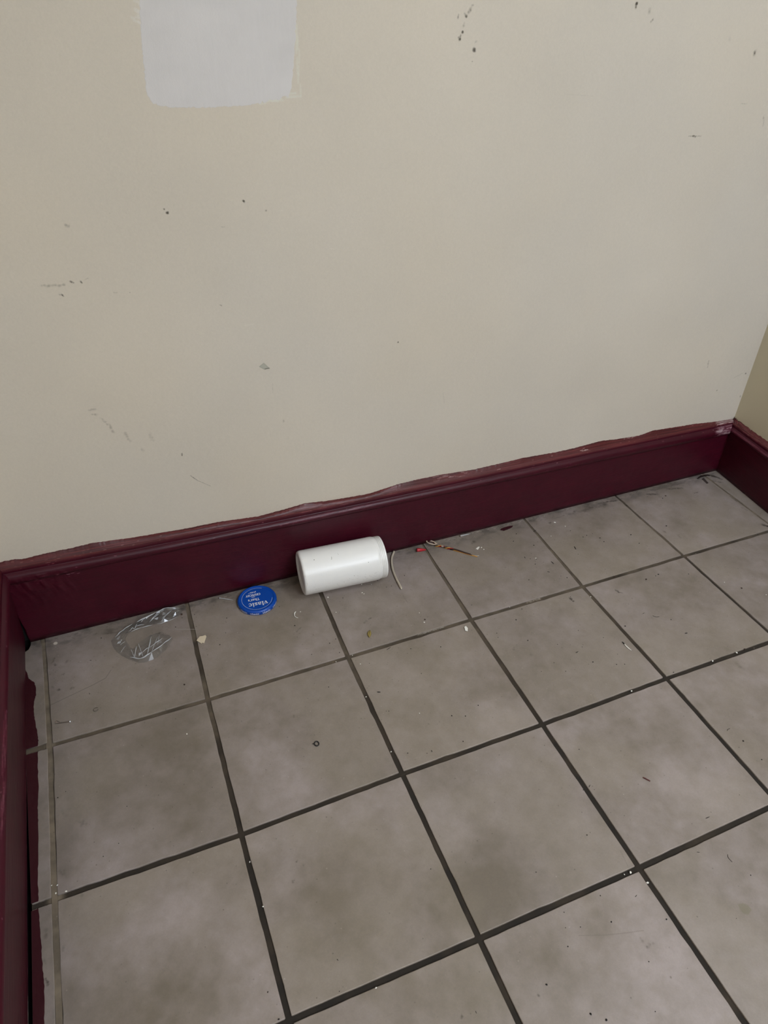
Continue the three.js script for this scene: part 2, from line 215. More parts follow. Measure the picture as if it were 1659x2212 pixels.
const brushBump = noiseTexture(256, (x, y) => fbm(x / 26, y / 2.4, 3) * 0.6 + fbm(x / 12, y / 14, 3) * 0.4);
brushBump.repeat.set(5, 1.4);
const woodMat = phys({ name: 'burgundy gloss paint', map: woodMap, roughness: 0.45, specularIntensity: 0.5, bumpMap: brushBump, bumpScale: 0.0006, clearcoat: 0.14, clearcoatRoughness: 0.25 });
const spillMat = phys({ name: 'burgundy paint spilt on tile', color: new THREE.Color('rgb(52,13,21)'), roughness: 0.4, bumpMap: glazeBump, bumpScale: 0.001 });

// ---------------------------------------------------------------- room shell
function shell(name, w, h, d, x, y, z, mat, ry = 0) { const m = obj(name, new THREE.BoxGeometry(w, h, d), mat); m.position.set(x, y, z); m.rotation.y = ry; return structure(m); }
{
  const g = new THREE.BoxGeometry(2.3, CEIL, 0.12, 24, 24, 1), p = g.attributes.position, uv = g.attributes.uv;
  g.translate(0.98, CEIL / 2, -0.06);
  for (let i = 0; i < p.count; i++) { const x = p.getX(i), y = p.getY(i); p.setZ(i, p.getZ(i) + WZ(x)); uv.setXY(i, (x + 0.1) / 2.2, y / 1.4); }
  g.computeVertexNormals();
  const wall = structure(obj('wall_back', g, wallMat));
  // the primer patch: brushed on, about half a millimetre proud, its edges left ragged
  const R = rng(12), edge = [[436.8, 1176.9], [433.2, 1154.8], [429.3, 1120.4], [427.1, 1090.8], [424.6, 1066.4], [426.4, 1053.8], [430.6, 1046.1], [440.6, 1042.5], [461.5, 1039], [508.7, 1037], [553.5, 1036.5], [584.1, 1037.2], [599.8, 1039.9], [631.3, 1043.9], [648.9, 1047.9], [654.4, 1058.4], [659.4, 1084.3], [664.6, 1115.9], [668.2, 1146.5], [671.7, 1176.2]], pts = [];
  pts.push([441, 1272]);
  for (let i = 0; i + 1 < edge.length; i++) { const [a, b] = edge[i], [c, d] = edge[i + 1], n = Math.max(2, Math.round(Math.hypot(c - a, d - b) / 3)); for (let k = 0; k < n; k++) pts.push([lerp(a, c, k / n) + (R() - 0.5) * 2.4, lerp(b, d, k / n) + (R() - 0.5) * (i > 11 && i < 16 ? 5 : 2.2)]); }
  pts.push(edge[edge.length - 1], [676, 1268]);
  const s = new THREE.Shape(pts.map(([x, y]) => new THREE.Vector2(x / 1000, y / 1000))), pg = new THREE.ExtrudeGeometry(s, { depth: 0.0005, bevelEnabled: true, bevelThickness: 0.00025, bevelSize: 0.0012, bevelSegments: 1 }), pp = pg.attributes.position, pu = pg.attributes.uv;
  for (let i = 0; i < pp.count; i++) { pp.setZ(i, pp.getZ(i) - 0.0006 + WZ(pp.getX(i))); pu.setXY(i, pp.getX(i) / 0.4, pp.getY(i) / 0.4); }
  const [pc, px] = canvas(512, 512), im = px.createImageData(512, 512);
  for (let y = 0; y < 512; y++) for (let x = 0; x < 512; x++) { const n = 1 + (fbm(x / 90, y / 60, 4) - 0.5) * 0.05 + (fbm(x / 5, y / 30, 2) - 0.5) * 0.012, i = (y * 512 + x) * 4; im.data[i] = 210 * n; im.data[i + 1] = 206 * n; im.data[i + 2] = 204 * n; im.data[i + 3] = 255; }
  px.putImageData(im, 0, 0);
  const patch = obj('paint_patch', pg, std({ name: 'grey white primer', map: canvasTexture(pc), roughness: 0.7, bumpMap: plasterBump, bumpScale: 0.0001 }), wall);
  patch.userData.label = 'pale grey primer patch with ragged brushed edges';
}
{
  const len = FRONT + 0.12, a = Math.atan(0.072), g = new THREE.BoxGeometry(0.12, CEIL, len, 1, 1, 30), p = g.attributes.position;
  g.translate(0.06, CEIL / 2, FRONT / 2 - 0.06);
  for (let i = 0; i < p.count; i++) p.setX(i, p.getX(i) + WXR(p.getZ(i)));
  g.computeVertexNormals();
  structure(obj('wall_right', g, olive));
}
shell('wall_left', 0.12, CEIL, FRONT + 0.12, WXL - 0.06, CEIL / 2, FRONT / 2 - 0.06, plainWallMat);
shell('wall_front', 2.3, CEIL, 0.12, 0.9, CEIL / 2, FRONT + 0.06, std({ name: 'dark wall to cut bounce', color: new THREE.Color('rgb(70,62,54)'), roughness: 0.7 }));  // unseen front wall, coloured dark to cut bounce light
shell('ceiling', 2.3, 0.12, FRONT + 0.24, 0.9, CEIL + 0.06, FRONT / 2, std({ name: 'white ceiling paint', color: new THREE.Color('rgb(214,210,200)'), roughness: 0.9 }));

{
  const g = new THREE.BoxGeometry(0.02, 0.165, 0.006); g.translate(-0.038, 0.0825, WZ(0) + 0.0028);  // added black box stands in for the shade inside the corner gap
  const gap = obj('gap_shade_box', g, std({ name: 'black insert for gap shade', color: 0x050403, roughness: 1 }), scene.getObjectByName('wall_back'));
  gap.userData.label = 'black insert painting the shade in the gap where two baseboards fail to meet';
}
// floor: grout bed with every tile laid on it; joints are measured, tiles are not quite square to one another
const floor = base('floor');
structure(floor);
{
  const s = new THREE.Shape();                          // the bed, broken away in the left corner beside the end of the baseboard
  [[-0.057, 0.030], [-0.046, 0.033], [-0.036, 0.026], [-0.0305, 0.014], [-0.029, -0.01], [-0.029, -0.1], [2.05, -0.1], [2.05, FRONT + 0.05], [-0.0366, FRONT + 0.05], [-0.0366, 0.62], [-0.0435, 0.31], [-0.1, 0.22], [-0.1, 0.03]].forEach(([x, z], i) => (i ? s.lineTo(x, -z) : s.moveTo(x, -z)));
  const g = new THREE.ExtrudeGeometry(s, { depth: 0.03, bevelEnabled: false }); g.rotateX(-Math.PI / 2); g.translate(0, -0.0332, 0);
  const p = g.attributes.position, uv = g.attributes.uv; for (let i = 0; i < p.count; i++) uv.setXY(i, (p.getX(i) + 0.06) / 2.02, 1 - (p.getZ(i) + 0.02) / 1.28);
  obj('grout', g, groutMat, floor);
  const fill = new THREE.BoxGeometry(0.0092, 0.004, 3.2, 1, 1, 40), fp = fill.attributes.position, fu = fill.attributes.uv; fill.translate(0, -0.0027, 1.62);
  for (let i = 0; i < fp.count; i++) { fp.setX(i, fp.getX(i) - 0.0055 + 0.0042 * clamp(fp.getZ(i) / 0.35, 0, 1)); fu.setXY(i, (fp.getX(i) + 0.06) / 2.02, 1 - (fp.getZ(i) + 0.02) / 1.28); }
  obj('grout', fill, groutMat, floor);
  const edge = new THREE.BoxGeometry(0.0058, 0.004, 1.2, 1, 1, 20), ep = edge.attributes.position, eu = edge.attributes.uv; edge.translate(1.8705, -0.0029, 0.62);
  for (let i = 0; i < ep.count; i++) { ep.setX(i, ep.getX(i) + (ep.getZ(i) - 0.62) * 0.0038); eu.setXY(i, (ep.getX(i) + 0.06) / 2.02, 1 - (ep.getZ(i) + 0.02) / 1.28); }
  obj('grout', edge, groutMat, floor);
  const sub = new THREE.BoxGeometry(2.3, 0.1, FRONT + 0.3); sub.translate(0.95, -0.0835, FRONT / 2);
  obj('subfloor', sub, std({ name: 'dark subfloor', color: 0x1a1613, roughness: 1 }), floor);
}
const measured = { '0,1': [1.1, 308.7], '1,1': [309.9, 312.2], '2,1': [621.5, 310.5], '3,1': [929.7, 308.6], '4,1': [1241.2, 309.1], '5,1': [1556.1, 308.4], '0,2': [-1.4, 619.7], '1,2': [308.5, 624.2], '2,2': [620.8, 619.5], '3,2': [930.2, 621.5], '4,2': [1244.9, 619.1], '1,3': [309.9, 927.3], '2,3': [620.6, 931.5], '3,3': [929.3, 933.7], '0,0': [-5.5, 0], '1,0': [317, 0], '2,0': [630, 0], '3,0': [936, 4], '4,0': [1245.5, 6], '5,0': [1551, 8] };
const NC = 6, NR = 15;
function node(c, r) {
  if (c < 0) return [r === 0 ? -0.0525 : r === 1 ? -0.0435 : -0.0362, node(0, r)[1]];
  if (c > NC) return [1.95, r * 0.31];
  const m = measured[c + ',' + r];
  if (m) return [m[0] / 1000, m[1] / 1000];
  return [c === 6 ? 1.869 + 0.0012 * r : [-0.0015, 0.3095, 0.621, 0.93, 1.2452, 1.5582][c], r * 0.3105];
}
const halfX = (c, r) => [0.0046, 0.0045, 0.0047, r ? 0.0048 : 0.003, r ? 0.0044 : 0.0028, r ? 0.0036 : 0.0025, 0.0028][clamp(c, 0, 6)], halfZ = 0.0048;
{
  const R = rng(2024);
  for (let r = 0; r < NR; r++) for (let c = -1; c <= NC; c++) {
    const P = [[c, r, 1, 1], [c + 1, r, -1, 1], [c + 1, r + 1, -1, -1], [c, r + 1, 1, -1]].map(([i, j, sx, sz]) => { const [x, z] = node(i, j); return [x + sx * (i < 0 || i > NC ? 0 : halfX(i, j)), z + sz * (j ? halfZ : 0)]; });
    if (c === NC) { P[1][0] = WXR(P[1][1]) - 0.002; P[2][0] = WXR(P[2][1]) - 0.002; if (P[2][0] - P[3][0] < 0.012 || P[1][0] - P[0][0] < 0.012) continue; }
    if (c === NC - 1) for (const k of [1, 2]) P[k][0] = Math.min(P[k][0], WXR(P[k][1]) - 0.004);
    if (r === NR - 1) { P[2][1] = P[3][1] = FRONT - 0.004; }
    const ring = [], lift = (R() - 0.5) * 0.0006, near = r < 5, n = near ? 14 : 2;
    for (let k = 0; k < 4; k++) {
      const a = P[k], b = P[(k + 1) % 4], len = Math.hypot(b[0] - a[0], b[1] - a[1]), ux = (b[0] - a[0]) / len, uz = (b[1] - a[1]) / len, q = Math.min(0.004, len * 0.2);
      ring.push([a[0] + ux * q * 0.3, a[1] + uz * q * 0.3]);
      for (let i = 0; i <= n; i++) { const t = q + (len - 2 * q) * i / n, j = near && i && i < n ? (R() - 0.5) * 0.0009 + (R() < 0.06 ? 0.0009 : 0) : 0; ring.push([a[0] + ux * t - uz * j, a[1] + uz * t + ux * j]); }
      ring.push([b[0] - ux * q * 0.3, b[1] - uz * q * 0.3]);
    }
    if (c === -1 && r === 0) { ring.length = 0; ring.push([-0.0305, 0.003], [-0.0101, 0.003], [-0.0076, 0.03], [-0.0058, 0.12], [-0.004, 0.3], [-0.0525, 0.3], [-0.0525, 0.04], [-0.046, 0.037], [-0.036, 0.03], [-0.0315, 0.018]); }
    const cx = ring.reduce((s, p) => s + p[0], 0) / ring.length, cz = ring.reduce((s, p) => s + p[1], 0) / ring.length, m = ring.length, pos = [cx, lift, cz], idx = [];
    const inset = (d, y) => ring.forEach(([x, z], i) => { const [xa, za] = ring[(i + m - 1) % m], [xb, zb] = ring[(i + 1) % m], tx = xb - xa, tz = zb - za, l = Math.hypot(tx, tz) || 1; pos.push(x - tz / l * d, y, z + tx / l * d); });
    inset(0.0016, lift); inset(0.0005, lift - 0.0005); inset(0, lift - 0.0013); inset(0, -0.008);
    for (let i = 0; i < m; i++) { const j = (i + 1) % m; idx.push(0, 1 + j, 1 + i); for (let L = 0; L < 3; L++) { const a = 1 + L * m + i, b = 1 + L * m + j; idx.push(a, b, a + m, b, b + m, a + m); } }
    const g = new THREE.BufferGeometry(); g.setAttribute('position', new THREE.Float32BufferAttribute(pos, 3)); g.setIndex(idx);
    const uv = new Float32Array(pos.length / 3 * 2); for (let i = 0; i < pos.length / 3; i++) { uv[i * 2] = (pos[i * 3] + 0.06) / 2.02; uv[i * 2 + 1] = 1 - (pos[i * 3 + 2] + 0.02) / 1.28; }
    g.setAttribute('uv', new THREE.BufferAttribute(uv, 2)); g.computeVertexNormals();
    obj('tile', g, tileMat, floor);
  }
}
// burgundy paint slopped over the cut tiles along the left wall
{
  const edges = [[[90, -42], [105, -38], [118, -36.5], [126, -31], [133, -25], [150, -22], [168, -22], [180, -25], [191, -27], [215, -27.5], [241, -25], [265, -22], [289, -20], [302, -21]], [[316, -21], [345, -22], [396, -21.7], [440, -24], [470, -23.5], [534, -25], [580, -26], [614, -26]], [[627, -26], [655, -24.6], [690, -23], [720, -22], [748, -20], [792, -21.7], [860, -20], [920, -22]]];
  const g = mergeGeometries(edges.map((e) => { const R = rng(e[0][0]), fine = []; for (let i = 0; i + 1 < e.length; i++) for (let k = 0; k < 6; k++) fine.push([lerp(e[i][1], e[i + 1][1], k / 6) / 1000 + (R() - 0.5) * 0.0012, lerp(e[i][0], e[i + 1][0], k / 6) / 1000]); fine.push([e[e.length - 1][1] / 1000, e[e.length - 1][0] / 1000]); const z0 = fine[0][1], z1 = fine[fine.length - 1][1], lf = (z) => (z < 0.31 ? -0.046 : lerp(-0.0425, -0.0364, clamp((z - 0.31) / 0.3, 0, 1))); return flake([[lf(z0), z0], ...fine, [lf(z1), z1]], 0.0003, 0.0004); }).concat([flake([[1.158, 0.041], [1.163, 0.037], [1.172, 0.0355], [1.19, 0.035], [1.2, 0.037], [1.196, 0.041], [1.187, 0.0445], [1.176, 0.046], [1.166, 0.0475]], 0.0002, 0.0004)]));
  const m = obj('paint_spill', g, spillMat, floor); m.position.y = 0.0003; m.userData.label = 'burgundy paint slopped onto the tiles at the baseboards';
}

// ---------------------------------------------------------------- baseboards
const TOPLINE = [[-60, 228], [-28.2, 226.8], [-11.6, 229.3], [7.4, 227.2], [24.3, 223.2], [61.4, 225.9], [107.2, 224.8], [159.3, 226.1], [249.3, 216.5], [348.9, 210.2], [432, 208.1], [517.3, 199.2], [584.1, 202.9], [629.6, 207.1], [698.4, 198.6], [793.4, 193.3], [866.6, 202.7], [916.4, 204.4], [992.8, 202.5], [1071.7, 196.3], [1165.8, 196.9], [1220.6, 198.6], [1320.3, 193.2], [1378.2, 193.4], [1466.1, 197.5], [1512.8, 191.7], [1591.2, 186.7], [1636.4, 193.6], [1701.6, 188.9], [1785, 183.7], [1863.4, 175.2], [1950, 169.5]];
function along(list, x) { for (let i = 0; i + 1 < list.length; i++) if (x <= list[i + 1][0]) { const t = clamp((x - list[i][0]) / (list[i + 1][0] - list[i][0]), 0, 1); return lerp(list[i][1], list[i + 1][1], t); } return list[list.length - 1][1]; }
// outline of the moulding as [distance from the wall, height]: flat face, underside of the bead, bead, quirk, sloping cap
function outline(bottom, hb, g, top, trend = top) {
  const o = [], b = g - hb;
  for (let i = 0; i <= 12; i++) o.push([0.016, lerp(bottom, hb - 0.001, i / 12)]);
  o.push([0.0152, hb], [0.0158, hb + b * 0.06], [0.0198, hb + b * 0.16], [0.0222, hb + b * 0.3], [0.0233, hb + b * 0.45], [0.0232, hb + b * 0.6], [0.0216, hb + b * 0.76], [0.0186, hb + b * 0.89], [0.0145, hb + b * 0.97], [0.0128, g]);
  const m = trend - g;
  o.push([0.0134, g + m * 0.1], [0.0131, g + m * 0.3], [0.0114, g + m * 0.52], [0.0088, g + m * 0.72], [0.0056, Math.min(g + m * 0.9, top - 0.0016)], [0.0016, top - 0.0004], [0, top]);
  return o;
}
function board(name, n, section, place, seed) {
  const pos = [], uv = [], idx = []; let m = 0;
  for (let i = 0; i <= n; i++) {
    const t = i / n, o = section(t); o.push([-0.002, o[o.length - 1][1]], [-0.002, o[0][1]]); m = o.length;
    o.forEach(([d, h], k) => {
      const inner = k > 0 && k < m - 4, q = inner ? (fbm(t * n * (n > 600 ? 0.05 : 0.11) + seed, h * 260, 3) - 0.5) * 0.0011 : 0, [x, y, z, u] = place(t, d + q, h);
      pos.push(x, y, z); uv.push(u, k < 12 ? k / 12 * 0.64 : k < 24 ? 0.64 + (k - 12) / 12 * 0.18 : k < m - 2 ? 0.82 + (k - 24) / (m - 27) * 0.17 : 0.99);
    });
    if (i) for (let k = 0; k < m; k++) { const a = (i - 1) * m + k, b = (i - 1) * m + (k + 1) % m; idx.push(a, a + m, b, b, a + m, b + m); }
  }
  const caps = (start, flip) => { const c = []; for (let k = 0; k < m; k++) c.push(new THREE.Vector2(section(start ? 1 : 0)[Math.min(k, m - 3)][0], pos[(start * m + k) * 3 + 1])); c[m - 2].x = c[m - 1].x = -0.002; for (const f of THREE.ShapeUtils.triangulateShape(c, [])) flip ? idx.push(start * m + f[0], start * m + f[2], start * m + f[1]) : idx.push(start * m + f[0], start * m + f[1], start * m + f[2]); };
  caps(0, false); caps(n, true);
  const g = new THREE.BufferGeometry(); g.setAttribute('position', new THREE.Float32BufferAttribute(pos, 3)); g.setAttribute('uv', new THREE.Float32BufferAttribute(uv, 2)); g.setIndex(idx); g.computeVertexNormals();
  return structure(obj(name, g, woodMat));
}
board('baseboard_back', 900, (t) => {
  const x = lerp(-0.035, 1.93, t), top = along(TOPLINE, x * 1000) / 1000 + (fbm(x * 260, 3, 4) - 0.5) * lerp(0.0034, 0.0022, smooth(0.05, 0.2, x)), hb = 0.174 - 0.0235 * x, g = Math.min(0.204 - 0.0448 * x + 0.0148 * x * x, 0.2245 - 0.036 * x + 0.006 * x * x - 0.015), o = outline(0.0008, hb, g, top, 0.2245 - 0.036 * x + 0.006 * x * x);
  const lump = smooth(-0.04, 0.0, x) * smooth(0.13, 0.07, x);   // thick drips of paint under the bead near the left corner
  for (let k = 6; k < 18; k++) o[k][0] += lump * Math.max(0, fbm(x * 90, k * 1.6 + 5, 3) - 0.42) * 0.007 * smooth(6, 11, k);
  return o;
}, (t, d, h) => {
  const x0 = -0.0312 - smooth(0.12, 0.17, h) * 0.011, x1 = 1.9345 - d * 0.98, x = lerp(x0, x1, t);
  return [x, h, WZ(x) + d, (x + 0.05) / 2];
}, 3);
board('baseboard_right', 300, (t) => { const z = t * FRONT, top = 0.1745 + (vnoise(z * 60, 4) - 0.5) * 0.004 + smooth(0.06, 0, z) * 0.004; return outline(0.0008, 0.139, 0.156, top); }, (t, d, h) => { const z = lerp(WZ(1.93) + d, FRONT - 0.001, t * t); return [WXR(z) - d, h, z, z / 2 + 0.3]; }, 40);
board("baseboard_left", 300, (t) => { const z = (1 - t) * (1 - t) * FRONT, top = 0.23 + (vnoise(z * 60, 9) - 0.5) * 0.003; return outline(0.007 + 0.003 * smooth(0.2, 0.6, z) + (vnoise(z * 14, 2) - 0.5) * 0.004, 0.178, 0.206, top); }, (t, d, h) => { const z = lerp(WZ(0) + 0.0005, FRONT - 0.001, (1 - t) * (1 - t)); return [d > 0.001 ? WXL + d * 1.03 - 0.0145 * (1 - clamp(h / 0.175, 0, 1)) : WXL - 0.002, h, z, z / 2 + 0.12]; }, 80);
// ---------------------------------------------------------------- ceiling light, behind and above the camera
LAMPS.forEach((L, i) => {
  const t = tag(base('ceiling_light', L.x, CEIL, L.z), i ? 'narrow white ceiling light panel along the right hand wall' : 'wide white ceiling light panel across the room behind the camera', 'light');
  const white = std({ name: 'white enamel', color: new THREE.Color('rgb(232,232,228)'), roughness: 0.4 }), side = [];
  for (const [w, d, x, z] of [[L.w + 0.06, 0.03, 0, -L.d / 2 - 0.015], [L.w + 0.06, 0.03, 0, L.d / 2 + 0.015], [0.03, L.d, -L.w / 2 - 0.015, 0], [0.03, L.d, L.w / 2 + 0.015, 0]]) { const g = new RoundedBoxGeometry(w, 0.07, d, 2, 0.006); g.translate(x, -0.035, z); side.push(g); }
  obj('frame', mergeGeometries(side), white, t);
  const p = new RoundedBoxGeometry(L.w, 0.012, L.d, 2, 0.004); p.translate(0, -0.06, 0);
  obj('diffuser', p, std({ name: 'frosted panel', color: 0xffffff, roughness: 0.6, emissive: L.color, emissiveIntensity: 2 }), t);
});

// ---------------------------------------------------------------- things on the floor
// white plastic tub on its side against the baseboard, mouth to the right
{
  const t = tag(base('plastic_jar', 0.58687, 0, 0.068158), 'empty white plastic jar lying on its side against the burgundy baseboard', 'jar');
  const r = 0.054575, th = -0.069656, axis = V(Math.cos(th), 0, -Math.sin(th)), up = V(0, 1, 0), side = axis.clone().cross(up);
  const M = new THREE.Matrix4().makeBasis(side, axis, up).setPosition(0, r + 0.0003, 0);
  const lathe = (pts, seg = 72) => { const g = new THREE.LatheGeometry(pts.map(([x, y]) => new THREE.Vector2(x, y)), seg), p = g.attributes.position, uv = g.attributes.uv; for (let i = 0; i < p.count; i++) uv.setY(i, p.getY(i) / 0.21); return g.applyMatrix4(M); };
  const [jc, jx] = canvas(1024, 512), R = rng(4);
  jx.fillStyle = 'rgb(238,236,232)'; jx.fillRect(0, 0, 1024, 512);
  const jp = (u, y) => [u * 1024, (1 - y / 0.21) * 512];
  for (const [u, y, q, a] of [[0.056, 0.0326, 2.6, 0.9], [0.152, 0.1587, 2.4, 0.6], [0.229, 0.1204, 2, 0.5]]) { jx.fillStyle = `rgba(50,44,38,${a})`; jx.beginPath(); jx.arc(...jp(u, y), q, 0, 7); jx.fill(); }
  stroke(jx, [jp(0.06, 0.0745), jp(0.072, 0.0738), jp(0.08, 0.0728)], 1.8, 'rgba(70,68,50,0.75)');
  stroke(jx, [jp(0.043, 0.0905), jp(0.05, 0.0925), jp(0.056, 0.0915)], 1.4, 'rgba(120,116,104,0.4)');
  for (let i = 0; i < 70; i++) { const p = jp(0.235 + R() * 0.06, 0.006 + R() * 0.18); stroke(jx, [p, [p[0] + (R() - 0.5) * 9, p[1] + (R() - 0.5) * 14]], 0.8 + R() * 3.2, `rgba(84,74,60,${0.05 + R() * 0.14})`); }
  for (let i = 0; i < 60; i++) { const p = jp(R(), 0.188 + R() * 0.006); stroke(jx, [p, [p[0] + R() * 30, p[1]]], 1, `rgba(150,140,122,${R() * 0.35})`); }
  for (let i = 0; i < 50; i++) { const p = jp(R(), 0.002 + R() * 0.006); stroke(jx, [p, [p[0] + R() * 40, p[1]]], 2 + R() * 3, `rgba(170,150,120,${R() * 0.16})`); }
  const hd = { map: canvasTexture(jc, THREE.RepeatWrapping), roughness: 0.32, bumpMap: plasterBump, bumpScale: 0.00015 };
  const plastic = phys({ name: 'white polythene', ...hd, clearcoat: 0.15, clearcoatRoughness: 0.45 });
  const body = [[0.0001, 0.0042], [0.038, 0.0042], [0.0425, 0.003], [0.0442, 0.0009], [0.0468, 0.0001], [0.0495, 0.0001], [0.0522, 0.0012], [0.0538, 0.0032], [r, 0.0068], [r, 0.06], [r, 0.12], [r, 0.1835], [0.0543, 0.1865], [0.0536, 0.1893], [0.0528, 0.191], [0.0524, 0.1922]];
  obj('body', lathe(body), plastic, t);
  const neck = [[0.0524, 0.1915], [0.0524, 0.2058], [0.0519, 0.207], [0.0511, 0.2074], [0.0502, 0.207], [0.0499, 0.206], [0.0499, 0.186], [0.0524, 0.18], [0.0524, 0.01], [0.05, 0.007], [0.0001, 0.0062]];
  obj('neck', lathe(neck), plastic, t);
  for (const y of [0.1948, 0.1985, 0.2022]) { const g = new THREE.TorusGeometry(0.0525, 0.0006, 8, 72); g.rotateX(Math.PI / 2); g.translate(0, y, 0); g.applyMatrix4(M); obj('thread', g, std({ name: 'white polythene thread', color: new THREE.Color('rgb(222,219,213)'), roughness: 0.4 }), t); }
  const ring = new THREE.TorusGeometry(0.0405, 0.0009, 6, 64); ring.rotateX(Math.PI / 2); ring.translate(0, 0.004, 0); ring.applyMatrix4(M);
  obj('base_ring', ring, plastic, t);
}
// blue lug lid with white print, lying face up
{
  const t = tag(base('jar_lid', 0.47616, 0, 0.06783), 'round blue metal jar lid with white lettering, lying face up', 'lid'), D = 0.0943;
  const [lc, lx] = canvas(1024, 1024), mid = 512, k = 1024 / D;
  lx.fillStyle = 'rgb(0,70,164)'; lx.fillRect(0, 0, 1024, 1024);
  lx.strokeStyle = 'rgb(205,212,226)'; lx.lineWidth = 7; lx.lineCap = 'butt';
  lx.beginPath(); lx.arc(mid, mid, 0.0362 * k, Math.PI * 1.1 - 0.15, Math.PI * 0.66 + Math.PI * 2 - Math.PI * 2 - 0.02 + Math.PI * 0, false); lx.stroke();
  lx.fillStyle = 'rgb(232,228,226)'; lx.textAlign = 'center'; lx.textBaseline = 'middle';
  const word = (s, font, a, b, w) => { lx.save(); lx.font = font; lx.translate(mid + a * k, mid + b * k); lx.scale(w * k / lx.measureText(s).width, 1); lx.fillText(s, 0, 0); lx.restore(); };
  word('vlasic', 'bold 190px serif', -0.0007, -0.0185, 0.046);
  word('That\u2019s', 'bold 118px serif', 0.0080, -0.0022, 0.0275);
  word('one', 'bold 52px serif', 0.0077, 0.0072, 0.0085);
  word('CRUNCHY', 'bold 112px sans-serif', 0.0071, 0.0143, 0.0355);
  word('pickle\u2122', 'bold 62px serif', 0.0085, 0.0234, 0.0195);
  const paint = { roughness: 0.4, metalness: 0.0, specularIntensity: 0.6, clearcoat: 0.3, clearcoatRoughness: 0.15 };
  const e1 = new THREE.Vector2(-0.9957, -0.092), e2 = new THREE.Vector2(0.092, -0.9957);
  const prof = [[0.0001, 0.0094], [0.0375, 0.0094], [0.0392, 0.0098], [0.0405, 0.0108], [0.042, 0.0111], [0.0438, 0.0106], [0.0455, 0.0092], [0.0465, 0.0075]].map(([x, y]) => new THREE.Vector2(x, y));
  const top = new THREE.LatheGeometry(prof, 96), p = top.attributes.position, uv = top.attributes.uv;
  for (let i = 0; i < p.count; i++) uv.setXY(i, (p.getX(i) * e1.x + p.getZ(i) * e1.y) / D + 0.5, 0.5 - (p.getX(i) * e2.x + p.getZ(i) * e2.y) / D);
  obj('top_panel', top, phys({ name: 'blue printed lid', map: canvasTexture(lc), ...paint }), t);
  const [sc, sx] = canvas(2048, 72);
  sx.fillStyle = 'rgb(0,66,156)'; sx.fillRect(0, 0, 2048, 72); sx.fillStyle = 'rgb(220,216,216)'; sx.font = 'bold 64px serif'; sx.textAlign = 'center'; sx.textBaseline = 'middle';
  for (let i = 0; i < 10; i++) { sx.save(); sx.translate((i + 0.42) * 204.8, 34); sx.scale(0.82, 1); sx.fillText('vlasic', 0, 0); sx.restore(); }
  const sk = new THREE.LatheGeometry([[0.0452, 0.0], [0.0466, 0.0003], [0.0471, 0.0012], [0.0468, 0.002], [0.0467, 0.007], [0.0465, 0.0075]].map(([x, y]) => new THREE.Vector2(x, y)), 96), su = sk.attributes.uv, sp = sk.attributes.position;
  for (let i = 0; i < su.count; i++) su.setXY(i, su.getX(i), clamp(sp.getY(i) / 0.0078, 0, 1));
  obj('skirt', sk, phys({ name: 'blue lid skirt', map: canvasTexture(sc, THREE.RepeatWrapping), ...paint, side: THREE.DoubleSide }), t);
  t.position.y = 0.0003;
}
